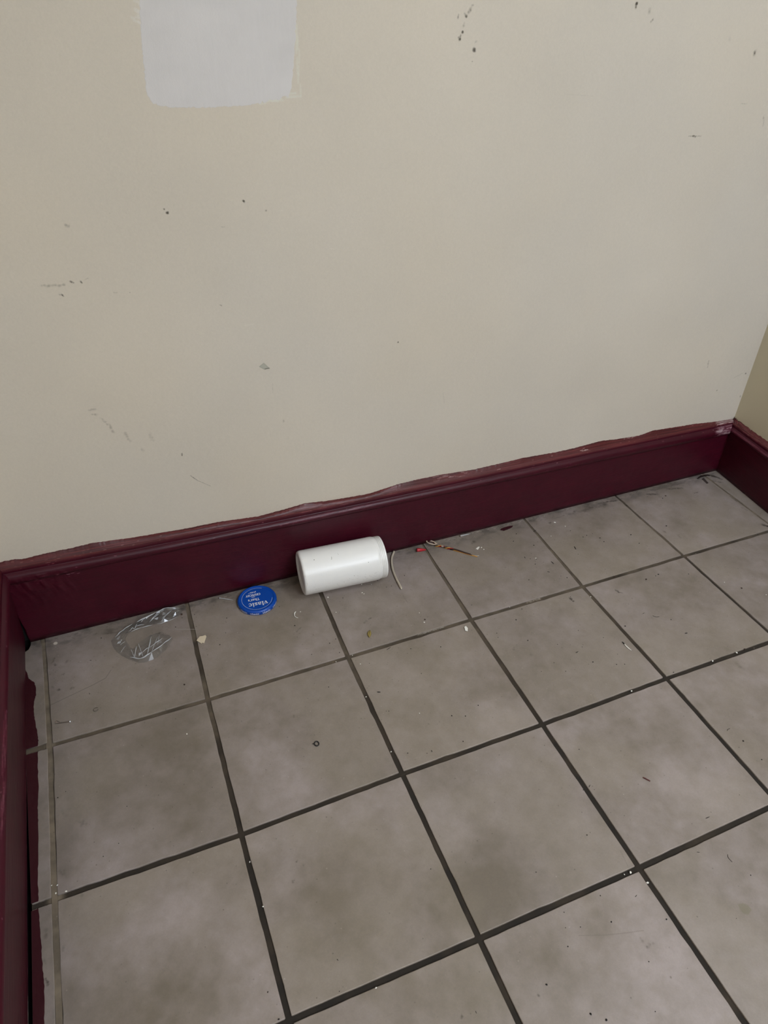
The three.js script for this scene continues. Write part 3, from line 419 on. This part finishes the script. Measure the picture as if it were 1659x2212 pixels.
// strip of clear shrink film bent back on itself
{
  const outer = [[312.6, 4, 27.9], [290.9, 12, 29.5], [267.7, 18, 28.8], [237.6, 18, 37.6], [204.9, 18, 48.5], [178, 16, 56.1], [159.2, 12, 63], [142.5, 4, 72.7], [143.4, 3, 92.8], [152.2, 3, 115.1], [169, 4, 135.5], [194, 8, 157.4], [221.8, 14, 149.8], [245.8, 12, 134.1], [266.9, 4, 113.9]];
  const inner = [[297.1, 1, 46.4], [276.6, 2, 55.4], [252.8, 3, 59.8], [226.9, 2, 56.5], [201.1, 3, 56.7], [185.3, 3, 59.7], [175.1, 3, 68], [168.8, 4, 81.5], [172.3, 4, 96.2], [176.8, 4, 109.7], [182.1, 6, 119.5], [198.1, 5, 101.4], [217.7, 3, 89.1], [234.5, 3, 86.6], [247.9, 3, 87.3]];
  const R = rng(99), pos = [], N = 40, K = 7, at = (list, f) => { const i = Math.min(Math.floor(f), list.length - 2), t = f - i; return [0, 1, 2].map((c) => lerp(list[i][c], list[i + 1][c], t) / 1000); };
  const pleat = [1, 0.72, 0.86, 0.4, 0.62, 0.22, 0.34, 0.0], rows = [];
  for (let i = 0; i <= N; i++) {
    const f = i / N * (outer.length - 1), a = at(outer, f), b = at(inner, f), row = [], away = [a[0] - b[0], a[2] - b[2]], l = Math.hypot(...away), back = (z, x) => Math.max(z, WZ(x) + 0.0185), out = 0.0015 + a[1] * 0.75, fx = a[0] + away[0] / l * out, jig = 0.5 + R();
    row.push([fx + (R() - 0.5) * 0.0015, 0.0008 + R() * 0.0012, back(a[2] + away[1] / l * out, fx)]);
    for (let k = 0; k <= K; k++) { const t = k / K, e = k === 0 ? 0.4 : k === K ? 0.3 : 1, x = lerp(a[0], b[0], t) + (R() - 0.5) * 0.003 * e; row.push([x, Math.max(0.0008, lerp(b[1], a[1], lerp(1 - t, pleat[k], 0.75 * jig)) + (R() - 0.5) * 0.004 * e + (k && k < K && k % 2 === 0 ? 0.002 : 0)), back(lerp(a[2], b[2], t) + (R() - 0.5) * 0.003 * e, x)]); }
    rows.push(row);
  }
  for (let i = 0; i < N; i++) for (let k = 0; k < K + 1; k++) { const a = rows[i][k], b = rows[i + 1][k], c = rows[i][k + 1], d = rows[i + 1][k + 1]; if (R() < 0.5) pos.push(...a, ...b, ...c, ...b, ...d, ...c); else pos.push(...a, ...b, ...d, ...a, ...d, ...c); }
  const sheet = new THREE.BufferGeometry(); sheet.setAttribute('position', new THREE.Float32BufferAttribute(pos, 3)); sheet.computeVertexNormals();
  const t = tag(base('plastic_wrap'), 'crumpled strip of clear plastic wrap bent into a hook by the baseboard', 'plastic wrap');
  obj('film', sheet, phys({ name: 'clear crinkled film', color: new THREE.Color('rgb(240,242,243)'), transmission: 1, thickness: 0, roughness: 0.2, ior: 1.5, side: THREE.DoubleSide, flatShading: true }), t);
  const creaseGlintMat = phys({ name: 'whitened crease with painted glint', color: new THREE.Color('rgb(236,238,240)'), transmission: 0.45, thickness: 0, roughness: 0.3 });  // whitened creases whose pale colour also stands in for glints
  const fold = (pts, r0, r1 = r0) => obj('fold', rod(pts, [r1 * 0.5, r0 * 1.5, r1 * 1.4, r0 * 1.6, r1 * 0.5], 6, pts.length * 3), creaseGlintMat, t);
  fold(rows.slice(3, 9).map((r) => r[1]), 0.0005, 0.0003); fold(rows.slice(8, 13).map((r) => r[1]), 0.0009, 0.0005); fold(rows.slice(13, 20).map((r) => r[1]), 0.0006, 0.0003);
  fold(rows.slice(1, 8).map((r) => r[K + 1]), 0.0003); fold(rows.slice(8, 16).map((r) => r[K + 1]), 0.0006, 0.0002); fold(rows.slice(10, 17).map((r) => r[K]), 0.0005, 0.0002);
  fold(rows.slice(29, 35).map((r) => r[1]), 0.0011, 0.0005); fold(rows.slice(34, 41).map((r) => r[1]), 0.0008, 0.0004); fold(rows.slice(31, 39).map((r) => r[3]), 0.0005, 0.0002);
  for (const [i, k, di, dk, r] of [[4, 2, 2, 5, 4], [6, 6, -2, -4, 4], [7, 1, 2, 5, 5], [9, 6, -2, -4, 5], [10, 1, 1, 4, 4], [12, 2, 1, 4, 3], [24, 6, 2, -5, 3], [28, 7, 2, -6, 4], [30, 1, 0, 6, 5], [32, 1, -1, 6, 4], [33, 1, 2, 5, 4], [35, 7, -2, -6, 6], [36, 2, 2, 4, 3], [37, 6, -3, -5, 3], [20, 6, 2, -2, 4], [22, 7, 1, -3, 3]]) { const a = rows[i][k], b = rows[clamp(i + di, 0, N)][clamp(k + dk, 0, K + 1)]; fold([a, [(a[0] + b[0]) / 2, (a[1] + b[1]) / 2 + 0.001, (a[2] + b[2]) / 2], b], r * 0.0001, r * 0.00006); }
}
// beige cable offcut, curved
{
  const t = tag(base('cable_offcut', 0.8238, 0, 0.0808), 'short curved piece of beige cable lying beside the white jar', 'cable');
  const P = [[0.8523, 0.0036, 0.0215], [0.8358, 0.0034, 0.0456], [0.8238, 0.0034, 0.0808], [0.8189, 0.0034, 0.1139], [0.8162, 0.0034, 0.1557]].map(([x, y, z]) => [x - 0.8238, y, z - 0.0808]);
  obj('sheath', rod(P, [0.0027, 0.0027, 0.0027], 14, 40), std({ name: 'beige cable sheath', color: new THREE.Color('rgb(186,174,156)'), roughness: 0.55 }), t);
  const a = V(...P[4]), b = V(...P[3]), d = a.clone().sub(b).normalize(), e = a.clone().addScaledVector(d, 0.0022);
  obj('core', rod([a.clone().addScaledVector(d, -0.002).toArray(), a.toArray(), e.toArray()], [0.0014, 0.0014, 0.001], 8, 6), std({ name: 'pale cable core', color: new THREE.Color('rgb(214,206,192)'), roughness: 0.5 }), t);
}
// small red crimp cone
{
  const t = tag(base('crimp_connector', 0.9213, 0, 0.0412), 'small red plastic cone shaped crimp connector left of the wires', 'connector'), red = std({ name: 'red plastic', color: new THREE.Color('rgb(176,20,34)'), roughness: 0.4 });
  obj('cone', rod([[-0.0115, 0.0046, -0.0022], [-0.008, 0.0045, -0.0015], [0.002, 0.0034, 0.0004], [0.0125, 0.0022, 0.0026]], [0.0044, 0.0046, 0.0032, 0.0016], 14, 20), red, t);
  const g = new THREE.TorusGeometry(0.0043, 0.0005, 6, 20); g.rotateY(Math.PI / 2 - 0.2); g.translate(-0.0118, 0.0047, -0.0022);
  obj('rim', g, std({ name: 'dark red plastic', color: new THREE.Color('rgb(104,12,20)'), roughness: 0.5 }), t);
}
// twisted bundle of thin coloured wires with a loop at one end
{
  const t = tag(base('wire_bundle', 0.9835, 0, 0.0533), 'twisted bundle of thin white, black, red and yellow wires with a loop', 'wires');
  const spine = new THREE.CatmullRomCurve3([[0.9625, 0.0375], [0.9745, 0.0445], [0.9835, 0.0533], [1.007, 0.0744], [1.0287, 0.0965], [1.0408, 0.1075]].map(([x, z]) => V(x - 0.9835, 0.0032, z - 0.0533)));
  const strand = (phase, turns, spread, r, colour, from, to, tip) => {
    const pts = [];
    for (let i = 0; i <= 40; i++) { const f = lerp(from, to, i / 40), p = spine.getPointAt(f), d = spine.getTangentAt(f), n = V(-d.z, 0, d.x), a = phase + turns * Math.PI * 2 * Math.min(f, 0.5) * 2, s = spread * (f < 0.5 ? 1 : lerp(1, 1.25, (f - 0.5) * 2)); p.addScaledVector(n, Math.cos(a) * s); p.y = Math.max(r + 0.0001, 0.0030 + Math.sin(a) * s * (f < 0.5 ? 1 : lerp(1, 0.2, (f - 0.5) * 2)) - (f > 0.5 ? (f - 0.5) * 0.003 : 0)); pts.push(p.toArray()); }
    if (tip) pts.push(tip);
    return obj('wire', tube(pts, r, 90, 8), std({ name: 'wire insulation', color: new THREE.Color(colour), roughness: 0.45 }), t);
  };
  strand(0.3, 2.2, 0.0020, 0.0014, 'rgb(38,18,14)', 0, 0.93); strand(2.4, 2.2, 0.0020, 0.0013, 'rgb(150,26,26)', 0.02, 0.85); strand(4.3, 2.2, 0.0021, 0.0013, 'rgb(186,132,52)', 0.02, 1, [0.0645, 0.0012, 0.0635]); strand(5.6, 2.2, 0.0018, 0.0012, 'rgb(74,42,22)', 0.05, 0.97);
  const LP = (r, dy, grow) => { const pts = []; for (let i = 0; i <= 36; i++) { const a = -0.5 + i / 36 * 6.1; pts.push([-0.0265 + Math.cos(a) * 0.0115 * grow + (i / 36) * 0.001, r + 0.0008 + dy + 0.003 * (1 + Math.cos(a - 2.8)), -0.0285 + 0.0015 + Math.sin(a) * 0.0092 * grow + Math.cos(a) * 0.004]); } return pts; };
  obj('loop', tube([[-0.0145, 0.004, -0.0105], ...LP(0.0014, 0.001, 1), [-0.0115, 0.0046, -0.0085]], 0.0014, 110, 8), std({ name: 'white wire insulation', color: new THREE.Color('rgb(198,178,158)'), roughness: 0.5 }), t);
  obj('loop', tube([[-0.0165, 0.003, -0.0135], ...LP(0.0013, -0.0008, 0.84), [-0.014, 0.0034, -0.0105]], 0.0013, 110, 8), std({ name: 'dark brown wire insulation', color: new THREE.Color('rgb(70,28,20)'), roughness: 0.5 }), t);
  const wrap = []; for (let i = 0; i <= 30; i++) { const a = i / 30 * Math.PI * 2 * 1.6; wrap.push([-0.0065 + i / 30 * 0.004, 0.0034 + Math.sin(a) * 0.0032, -0.0055 + i / 30 * 0.0026 + Math.cos(a) * 0.0034]); }
  obj('band', tube(wrap, 0.0008, 80, 6), std({ name: 'pale tie', color: new THREE.Color('rgb(206,194,176)'), roughness: 0.5 }), t);
  obj('wire_end', tube([[0.049, 0.0012, 0.0475], [0.0575, 0.0009, 0.0545], [0.0665, 0.0007, 0.0595], [0.0705, 0.001, 0.0605]], 0.0007, 24, 6), std({ name: 'bare tinned wire', color: new THREE.Color('rgb(200,196,186)'), roughness: 0.35, metalness: 0.5 }), t);
}
// nails
const steel = std({ name: 'zinc plated steel', color: new THREE.Color('rgb(206,208,210)'), roughness: 0.35, metalness: 0.55 }), dullSteel = std({ name: 'dull steel', color: new THREE.Color('rgb(142,130,118)'), roughness: 0.4, metalness: 0.8 });
function nail(label, head, tip, r, headR, mat, headMat) {
  const t = tag(base('nail', head[0], 0, head[1]), label, 'nail', undefined), dx = tip[0] - head[0], dz = tip[1] - head[1], l = Math.hypot(dx, dz), ux = dx / l, uz = dz / l;
  obj('shank', rod([[0, headR * 0.95, 0], [dx * 0.5, lerp(headR, r, 0.5), dz * 0.5], [dx * 0.93, r * 1.05, dz * 0.93], [dx, r * 0.7, dz]], [r, r, r, r * 0.25], 10, 16), mat, t);
  const g = new THREE.CylinderGeometry(headR, headR * 0.7, headR * 0.7, 16); g.rotateZ(Math.PI / 2); g.rotateY(Math.atan2(-uz, -ux) * -1); g.translate(-ux * headR * 0.2, headR, -uz * headR * 0.2);
  obj('head', g, headMat || mat, t);
  return t;
}
nail('short bright nail lying along the baseboard right of the wires', [1.0437, 0.0262], [1.0751, 0.0262], 0.0013, 0.0028, steel, dullSteel);
nail('thin bright pin nail between the blue lid and the baseboard', [0.3944, 0.0262], [0.4232, 0.0434], 0.0011, 0.0027, steel, steel);
nail('dull nail with round shiny head near the left baseboard', [0.0409, 0.2666], [0.0113, 0.2595], 0.0009, 0.0021, dullSteel, steel);
nail('tiny bent nail at the foot of the white jar', [0.753, 0.1138], [0.741, 0.1085], 0.0006, 0.0013, dullSteel, steel);
tag(obj('metal_sliver', rod([[0.0128, 0.0006, 0.2578], [0.0148, 0.0012, 0.2532], [0.0196, 0.0008, 0.2572], [0.0215, 0.0006, 0.2590]], [0.0004, 0.0008, 0.0006, 0.0003], 7, 14), dullSteel), 'small bent dark sliver beside the dull nail', 'scrap');
// rings
{
  const g = new THREE.TorusGeometry(0.0047, 0.0011, 10, 36); g.rotateX(Math.PI / 2); g.scale(0.92, 1, 1.08); g.translate(0.4887, 0.0012, 0.4976);
  const nib = rod([[0.4842, 0.0014, 0.4962], [0.4818, 0.0014, 0.4958], [0.4808, 0.0012, 0.4948]], [0.001, 0.0008, 0.0004], 8, 8);
  tag(obj('rubber_ring', mergeGeometries([g.index ? g.toNonIndexed() : g, nib.toNonIndexed()].map((q) => { q.deleteAttribute('uv'); return q; })), std({ name: 'black rubber', color: new THREE.Color('rgb(20,20,20)'), roughness: 0.5 })), 'small black rubber ring lying alone in the middle of a tile', 'ring');
  const c = []; for (let i = 0; i <= 30; i++) { const a = 0.2 + i / 30 * 5.6; c.push([0.091 + Math.cos(a) * 0.0046, 0.0008 + (i > 24 ? (i - 24) * 0.0002 : 0), 0.2536 + Math.sin(a) * 0.0042]); }
  tag(obj('open_ring', tube(c, 0.00055, 60, 7), std({ name: 'grey brown plastic', color: new THREE.Color('rgb(92,82,72)'), roughness: 0.4 })), 'thin open ring lying to the right of the dull nail', 'ring');
}
// chips, seed, stick, splinters
const chalk = std({ name: 'white paint flake', color: new THREE.Color('rgb(226,222,212)'), roughness: 0.7 }), cream = std({ name: 'cream paint flake', color: new THREE.Color('rgb(206,190,164)'), roughness: 0.7 }), soot = std({ name: 'black crumb', color: new THREE.Color('rgb(26,21,17)'), roughness: 0.85 }), brown = std({ name: 'brown crumb', color: new THREE.Color('rgb(58,40,28)'), roughness: 0.8 });
function chip(name, outlinePts, thick, mat, label, tilt = 0) { const cx = outlinePts.reduce((s, p) => s + p[0], 0) / outlinePts.length, cz = outlinePts.reduce((s, p) => s + p[1], 0) / outlinePts.length, g = flake(outlinePts.map(([x, z]) => [(x - cx) / 1000, (z - cz) / 1000]), thick); if (tilt) { g.rotateX(tilt); g.computeBoundingBox(); g.translate(0, -g.boundingBox.min.y, 0); } const m = obj(name, g, mat); m.position.set(cx / 1000, 0.0003, cz / 1000); return tag(m, label, 'chip'); }
chip('paint_chip', [[317.7, 141.9], [326.6, 133.3], [333, 134.5], [339.1, 133.7], [340.3, 138.7], [332, 154.9], [328.2, 152], [325.9, 154]], 0.0012, cream, 'cream coloured flake of paint on the tile below the blue lid', 0.08);
chip('paint_chip', [[902.9, 326.5], [907.2, 325.1], [908.6, 331.9], [904.6, 339.6], [900.2, 336.4]], 0.0008, chalk, 'white diamond shaped flake of paint close to a grout crossing', 0.1);
chip('paint_chip', [[1059.4, 86.8], [1068.7, 82.3], [1072.1, 83.7], [1062.2, 91.9]], 0.0008, chalk, 'white wedge shaped paint flake past the end of the wires');
{
  const g = new THREE.CylinderGeometry(0.0043, 0.0043, 0.0006, 28); g.translate(0, 0.0003, 0);
  const m = obj('paint_dot', g, std({ name: 'cream paint', color: new THREE.Color('rgb(196,186,172)'), roughness: 0.5 })); m.position.set(0.0211, 0.0003, 0.0332); m.scale.z = 0.95;
  tag(m, 'round cream dot of paint on the tile in the left corner', 'paint dot');
}
tag(obj('paint_curl', rod([[0.5525, 0.0012, 0.1354], [0.5478, 0.0022, 0.1408], [0.5462, 0.0012, 0.149], [0.5484, 0.001, 0.1532], [0.5520, 0.0008, 0.1565]], [0.001, 0.0016, 0.0009, 0.0009, 0.0006], 8, 26), chalk), 'small hooked white paint curl right of the blue lid', 'chip');
{
  const t = tag(base('white_splinter', 1.2208, 0, 0.515), 'thin white splinter with a dark end on the tiles at right', 'splinter');
  obj('sliver', rod([[-0.001, 0.0012, -0.011], [-0.0016, 0.0016, -0.004], [-0.0004, 0.0012, 0.004], [0.002, 0.0008, 0.0115]], [0.0006, 0.0014, 0.0013, 0.0006], 8, 20), chalk, t);
  obj('dark_end', rod([[-0.0018, 0.001, -0.0175], [-0.0014, 0.0012, -0.012], [-0.001, 0.001, -0.0075]], [0.0005, 0.0013, 0.0007], 8, 12), soot, t);
}
{
  const t = tag(base('yellow_seed', 0.6895, 0, 0.265), 'yellowish green dry seed pod on the tile below the white jar', 'seed');
  const g = new THREE.SphereGeometry(1, 20, 14), p = g.attributes.position;
  for (let i = 0; i < p.count; i++) { const x = p.getX(i), y = p.getY(i), z = p.getZ(i), w = 1 - 0.55 * z * z; p.setXYZ(i, x * 0.0045 * w + 0.0012 * z * z, Math.max(-0.0018, y * 0.0028 * w) + 0.0019, z * 0.0115); }
  g.rotateY(-0.42); g.computeVertexNormals();
  obj('pod', g, std({ name: 'dry yellow pod', color: new THREE.Color('rgb(140,122,62)'), roughness: 0.6 }), t);
  const seam = tube([[-0.0042, 0.0026, 0.0088], [0.0006, 0.0046, 0], [0.0052, 0.0026, -0.0088]], 0.0005, 16, 6); obj('seam', seam, std({ name: 'dark pod seam', color: new THREE.Color('rgb(74,60,30)'), roughness: 0.7 }), t);
}
tag(obj('wood_stick', rod([[1.0442, 0.0012, 0.796], [1.0465, 0.0013, 0.7995], [1.0494, 0.0013, 0.804], [1.0519, 0.0012, 0.8078]], [0.001, 0.0012, 0.0012, 0.001], 8, 14), std({ name: 'red brown stick', color: new THREE.Color('rgb(84,36,32)'), roughness: 0.6 })), 'short reddish brown stick lying alone on a tile at right', 'stick');
tag(obj('white_thread', tube([[0.2777, 0.0006, 0.0868], [0.29, 0.0006, 0.0925], [0.2994, 0.0006, 0.096], [0.311, 0.0006, 0.1008], [0.3221, 0.0006, 0.1056]], 0.0003, 30, 5), std({ name: 'pale thread', color: new THREE.Color('rgb(190,182,172)'), roughness: 0.7 })), 'fine pale thread lying straight across the grout line right of the wrap', 'thread');
const hairMat = std({ name: 'dark hair', color: new THREE.Color('rgb(50,40,32)'), roughness: 0.7 });
tag(obj('hair', tube([[1.2798, 0.0005, 0.7711], [1.2742, 0.0007, 0.7712], [1.2709, 0.0005, 0.7735]], 0.0004, 16, 5), hairMat), 'short dark hair on a tile at the right edge of the floor', 'hair');
tag(obj('hair', tube([[1.0874, 0.0005, 0.9722], [1.0842, 0.0008, 0.9771], [1.085, 0.0005, 0.9855]], 0.0004, 16, 5), hairMat), 'short curved dark hair on the foremost tile at right', 'hair');
tag(obj('hair', tube([[1.3389, 0.0005, 0.4555], [1.3421, 0.0008, 0.4616], [1.3509, 0.0005, 0.4642]], 0.0005, 16, 5), hairMat), 'curved dark hair on the fifth tile, second row from back wall', 'hair');
// dark curled scrap in the right hand corner
{
  const t = tag(base('curled_scrap', 1.86, 0, 0.05), 'dark curled scrap stuck in the right corner below the baseboard', 'scrap'), dark = phys({ name: 'dark brown film', color: new THREE.Color('rgb(40,30,26)'), roughness: 0.35 });
  const strip = (pts, w, h) => { const pos = [], n = pts.length; for (let i = 0; i < n; i++) { const s = Math.sin(i / (n - 1) * Math.PI), e = 0.35 + 0.65 * s; pos.push(pts[i][0], 0.0006, pts[i][1], pts[i][0] + 0.001, 0.0006 + h * e, pts[i][1] - 0.001, pts[i][0] + 0.0005, 0.0006 + h * e * 0.7, pts[i][1] + w * e); } const idx = []; for (let i = 0; i + 1 < n; i++) for (let k = 0; k < 3; k++) { const a = i * 3 + k, b = i * 3 + (k + 1) % 3; idx.push(a, a + 3, b, b, a + 3, b + 3); } const g = new THREE.BufferGeometry(); g.setAttribute('position', new THREE.Float32BufferAttribute(pos, 3)); g.setIndex(idx); g.computeVertexNormals(); return g; };
  obj('curl', strip([[-0.026, -0.0085], [-0.014, -0.0115], [-0.002, -0.012], [0.012, -0.0115], [0.021, -0.009]], 0.004, 0.005), dark, t);
  obj('shard', flake([[-0.0134, -0.0033], [-0.0045, -0.0061], [-0.0100, 0.0205], [-0.0160, 0.0214]], 0.0008), phys({ name: 'smoky grey shard', color: new THREE.Color('rgb(70,62,58)'), roughness: 0.25 }), t);
}
// crumbs and flakes: each lies on its own tile; positions in millimetres, last number the size in tenths of a millimetre
const NTH = ['first', 'second', 'third', 'fourth', 'fifth', 'sixth'], COUNT = ['', '', 'two', 'three', 'four', 'five', 'six', 'seven', 'eight'];
camera.updateMatrixWorld();
// names each piece by the part of the tile it lies on and, where several lie together there, by its turn from the left
function labelled(c, r, list, one, many) {
  const cell = ([x, z]) => ['back', 'middle', 'front'][clamp(Math.floor((z / 310 - r) * 3), 0, 2)] + ' ' + ['left', 'centre', 'right'][clamp(Math.floor((x / 310 - c) * 3), 0, 2)], across = ([x, z]) => V(x / 1000, 0, z / 1000).project(camera).x;
  return list.map((p) => {
    const mates = list.filter((q) => cell(q) === cell(p)).sort((a, b) => across(a) - across(b)), n = mates.length, i = mates.indexOf(p);
    const rank = n === 1 ? one : (i === 0 ? (n === 2 ? 'left' : 'leftmost') : i === n - 1 ? (n === 2 ? 'right' : 'rightmost') : NTH[i] + ' from left') + ' of ' + COUNT[n] + ' ' + many;
    return rank + ', ' + cell(p) + ' of ' + (c < 0 ? 'narrow left tile' : NTH[c] + ' tile from left') + ', ' + (r === 0 ? 'back' : NTH[r]) + ' row';
  });
}
const lump = (seed, flat) => { const g = new THREE.IcosahedronGeometry(1, 1), p = g.attributes.position; for (let i = 0; i < p.count; i++) { const v = V(p.getX(i), p.getY(i), p.getZ(i)), s = 0.72 + 0.5 * vnoise(v.x * 1.7 + seed * 9, v.y * 1.7 + v.z * 2.1 + seed); p.setXYZ(i, v.x * s, Math.max(-0.85, v.y * s) * flat, v.z * s); } g.computeVertexNormals(); return g; };
const lumps = [1, 2, 3, 4, 5].map((s) => lump(s, 0.62)), slivers = [11, 12, 13, 14].map((s) => lump(s, 0.35));
let nth = 0;
function darkCrumbs(c, r, list) {
  const names = labelled(c, r, list, 'tiny black crumb', 'black crumbs');
  list.forEach(([x, z, s], i) => { const m = obj('dark_crumb', lumps[nth++ % 5], s > 21 ? brown : soot); m.scale.set(s * 0.00009, s * 0.00008, s * 0.000072); m.rotation.y = nth * 2.4; m.position.set(x / 1000, s * 0.0001 * 0.45, z / 1000); tag(m, names[i], 'crumb', 'black crumbs scattered on the floor tiles'); });
}
function whiteFlakes(c, r, list) {
  const names = labelled(c, r, list, 'tiny white fleck', 'white flecks');
  list.forEach(([x, z, s], i) => { const m = obj('white_flake', slivers[nth++ % 4], chalk); m.scale.set(s * 0.000115, s * 0.0001, s * 0.00008); m.rotation.y = nth * 1.9; m.position.set(x / 1000, s * 0.0001 * 0.3, z / 1000); tag(m, names[i], 'fleck', 'white flecks scattered on the floor'); });
}
function darkSplinters(c, r, list) {
  const names = labelled(c, r, list.map(([x1, z1, x2, z2]) => [(x1 + x2) / 20, (z1 + z2) / 20]), 'thin dark splinter', 'dark splinters');
  list.forEach(([x1, z1, x2, z2, w], i) => { const q = w * 0.0001 * 0.75, cx = (x1 + x2) / 2e4, cz = (z1 + z2) / 2e4, m = obj('dark_splinter', rod([[x1 / 1e4 - cx, q, z1 / 1e4 - cz], [0, q * 1.2, 0], [x2 / 1e4 - cx, q, z2 / 1e4 - cz]], [q * 0.6, q, q * 0.6], 7, 8), soot); m.position.set(cx, 0.0002, cz); tag(m, names[i], 'splinter', 'dark splinters scattered on the floor tiles'); });
}
darkCrumbs(0, 0, [[118,54,15], [82,207,13], [300,46,28], [299,57,13], [280,81,14], [271,256,23]]);
darkCrumbs(0, 1, [[25,424,10], [11,432,13], [127,496,10], [106,562,10], [79,576,10]]);
darkCrumbs(0, 2, [[290,880,14], [296,920,15]]);
darkCrumbs(1, 0, [[596,258,15], [608,292,13], [613,251,13], [328,57,13], [396,96,13], [384,141,11], [364,172,16], [521,104,12], [538,177,19], [548,275,11]]);
darkCrumbs(1, 1, [[555,374,13]]);
darkCrumbs(1, 2, [[595,804,10], [390,919,9]]);
darkCrumbs(2, 0, [[828,270,24], [672,132,13], [785,135,11], [798,136,11], [773,105,17], [843,113,14]]);
darkCrumbs(2, 1, [[754,413,12], [651,478,11], [646,476,9], [761,599,15], [648,583,13], [683,597,9], [830,533,15], [767,536,16], [793,547,15], [826,360,16], [761,340,13], [659,345,9]]);
darkCrumbs(2, 2, [[879,852,12], [887,850,7], [923,776,11], [760,875,10]]);
darkCrumbs(2, 3, [[839,948,12], [831,989,15], [917,1019,15], [850,1059,12], [725,1084,19], [742,1099,20], [816,1117,9], [780,977,10], [768,948,10], [757,969,9], [745,994,13], [685,1027,18]]);
darkCrumbs(3, 0, [[1177,45,20], [1191,71,19], [1168,95,17], [1210,130,20], [1173,173,12], [1187,180,12], [1174,196,16], [1128,241,16], [1211,258,11], [1222,269,16], [953,267,11]]);
darkCrumbs(3, 1, [[1192,330,11], [1184,554,12], [1167,548,13], [1122,523,17], [1187,471,11], [1125,477,11], [1187,524,8], [1146,431,12], [1040,493,11], [1051,523,12], [1001,504,11], [1077,450,11], [965,369,13], [961,382,11], [1059,323,14], [1028,349,19], [1020,415,16]]);
darkCrumbs(3, 2, [[966,699,11], [943,783,8], [1190,892,8]]);
darkCrumbs(3, 3, [[1098,1015,12], [1024,1060,7]]);
darkCrumbs(4, 0, [[1336,113,13], [1353,148,14], [1366,146,15], [1385,145,11], [1393,168,19], [1394,185,17], [1300,203,11], [1480,187,21], [1478,225,17]]);
darkCrumbs(4, 1, [[1337,310,24], [1519,370,14], [1405,347,25], [1446,343,21], [1436,345,13], [1371,482,15], [1256,460,20], [1270,612,15], [1466,618,25]]);
darkCrumbs(4, 2, [[1283,804,21], [1286,850,14], [1246,729,19], [1265,812,8]]);
darkCrumbs(5, 0, [[1687,77,23], [1671,83,18], [1596,191,21], [1552,74,20]]);
darkCrumbs(5, 1, [[1607,460,23]]);
whiteFlakes(-1, 1, [[-5,595,11], [-27,399,17], [-27,424,19], [-36,477,15]]);
whiteFlakes(0, 1, [[255,381,15], [4,598,14], [17,614,17], [1,611,15]]);
whiteFlakes(1, 0, [[563,139,13]]);
whiteFlakes(1, 1, [[592,314,12], [619,568,14]]);
whiteFlakes(1, 2, [[314,758,14], [311,678,13]]);
whiteFlakes(1, 3, [[443,935,14]]);
whiteFlakes(2, 0, [[823,277,18], [825,245,12], [641,171,13], [639,117,22], [722,132,15], [725,137,14], [731,104,18]]);
whiteFlakes(2, 1, [[640,340,13], [632,310,11], [620,427,14], [708,506,11]]);
whiteFlakes(2, 3, [[910,935,21], [926,960,20], [898,934,11]]);
whiteFlakes(3, 0, [[1188,176,17], [1078,96,17], [1076,87,18], [1035,307,11]]);
whiteFlakes(3, 1, [[1238,348,14]]);
whiteFlakes(3, 2, [[1152,620,20]]);
whiteFlakes(4, 0, [[1316,66,26], [1334,91,17], [1274,113,13]]);
whiteFlakes(4, 1, [[1441,619,23], [1373,618,21]]);
whiteFlakes(5, 1, [[1583,427,13], [1647,500,14]]);
darkSplinters(0, 0, [[890,1134,928,1140,7]]);
darkSplinters(1, 2, [[4010,8762,4021,8787,6]]);
darkSplinters(1, 3, [[5686,10174,5687,10209,5]]);
darkSplinters(2, 1, [[6461,4242,6527,4274,13], [7093,3233,7204,3196,7], [6939,5942,6937,5980,7]]);
darkSplinters(2, 3, [[8916,9714,8960,9699,6]]);
darkSplinters(3, 0, [[12177,2022,12190,2123,12], [11876,2312,11922,2358,8], [12389,799,12491,775,10], [11631,1607,11615,1669,8]]);
darkSplinters(3, 1, [[11014,4863,11087,4856,9]]);
darkSplinters(3, 2, [[9366,7754,9410,7720,6], [10982,9058,11068,9057,7]]);
darkSplinters(3, 3, [[10398,9491,10441,9512,6]]);
darkSplinters(4, 0, [[13080,1731,13055,1843,12]]);
darkSplinters(4, 1, [[13717,5293,13774,5305,12], [13196,4423,13262,4408,6]]);

renderer.render(scene, camera);
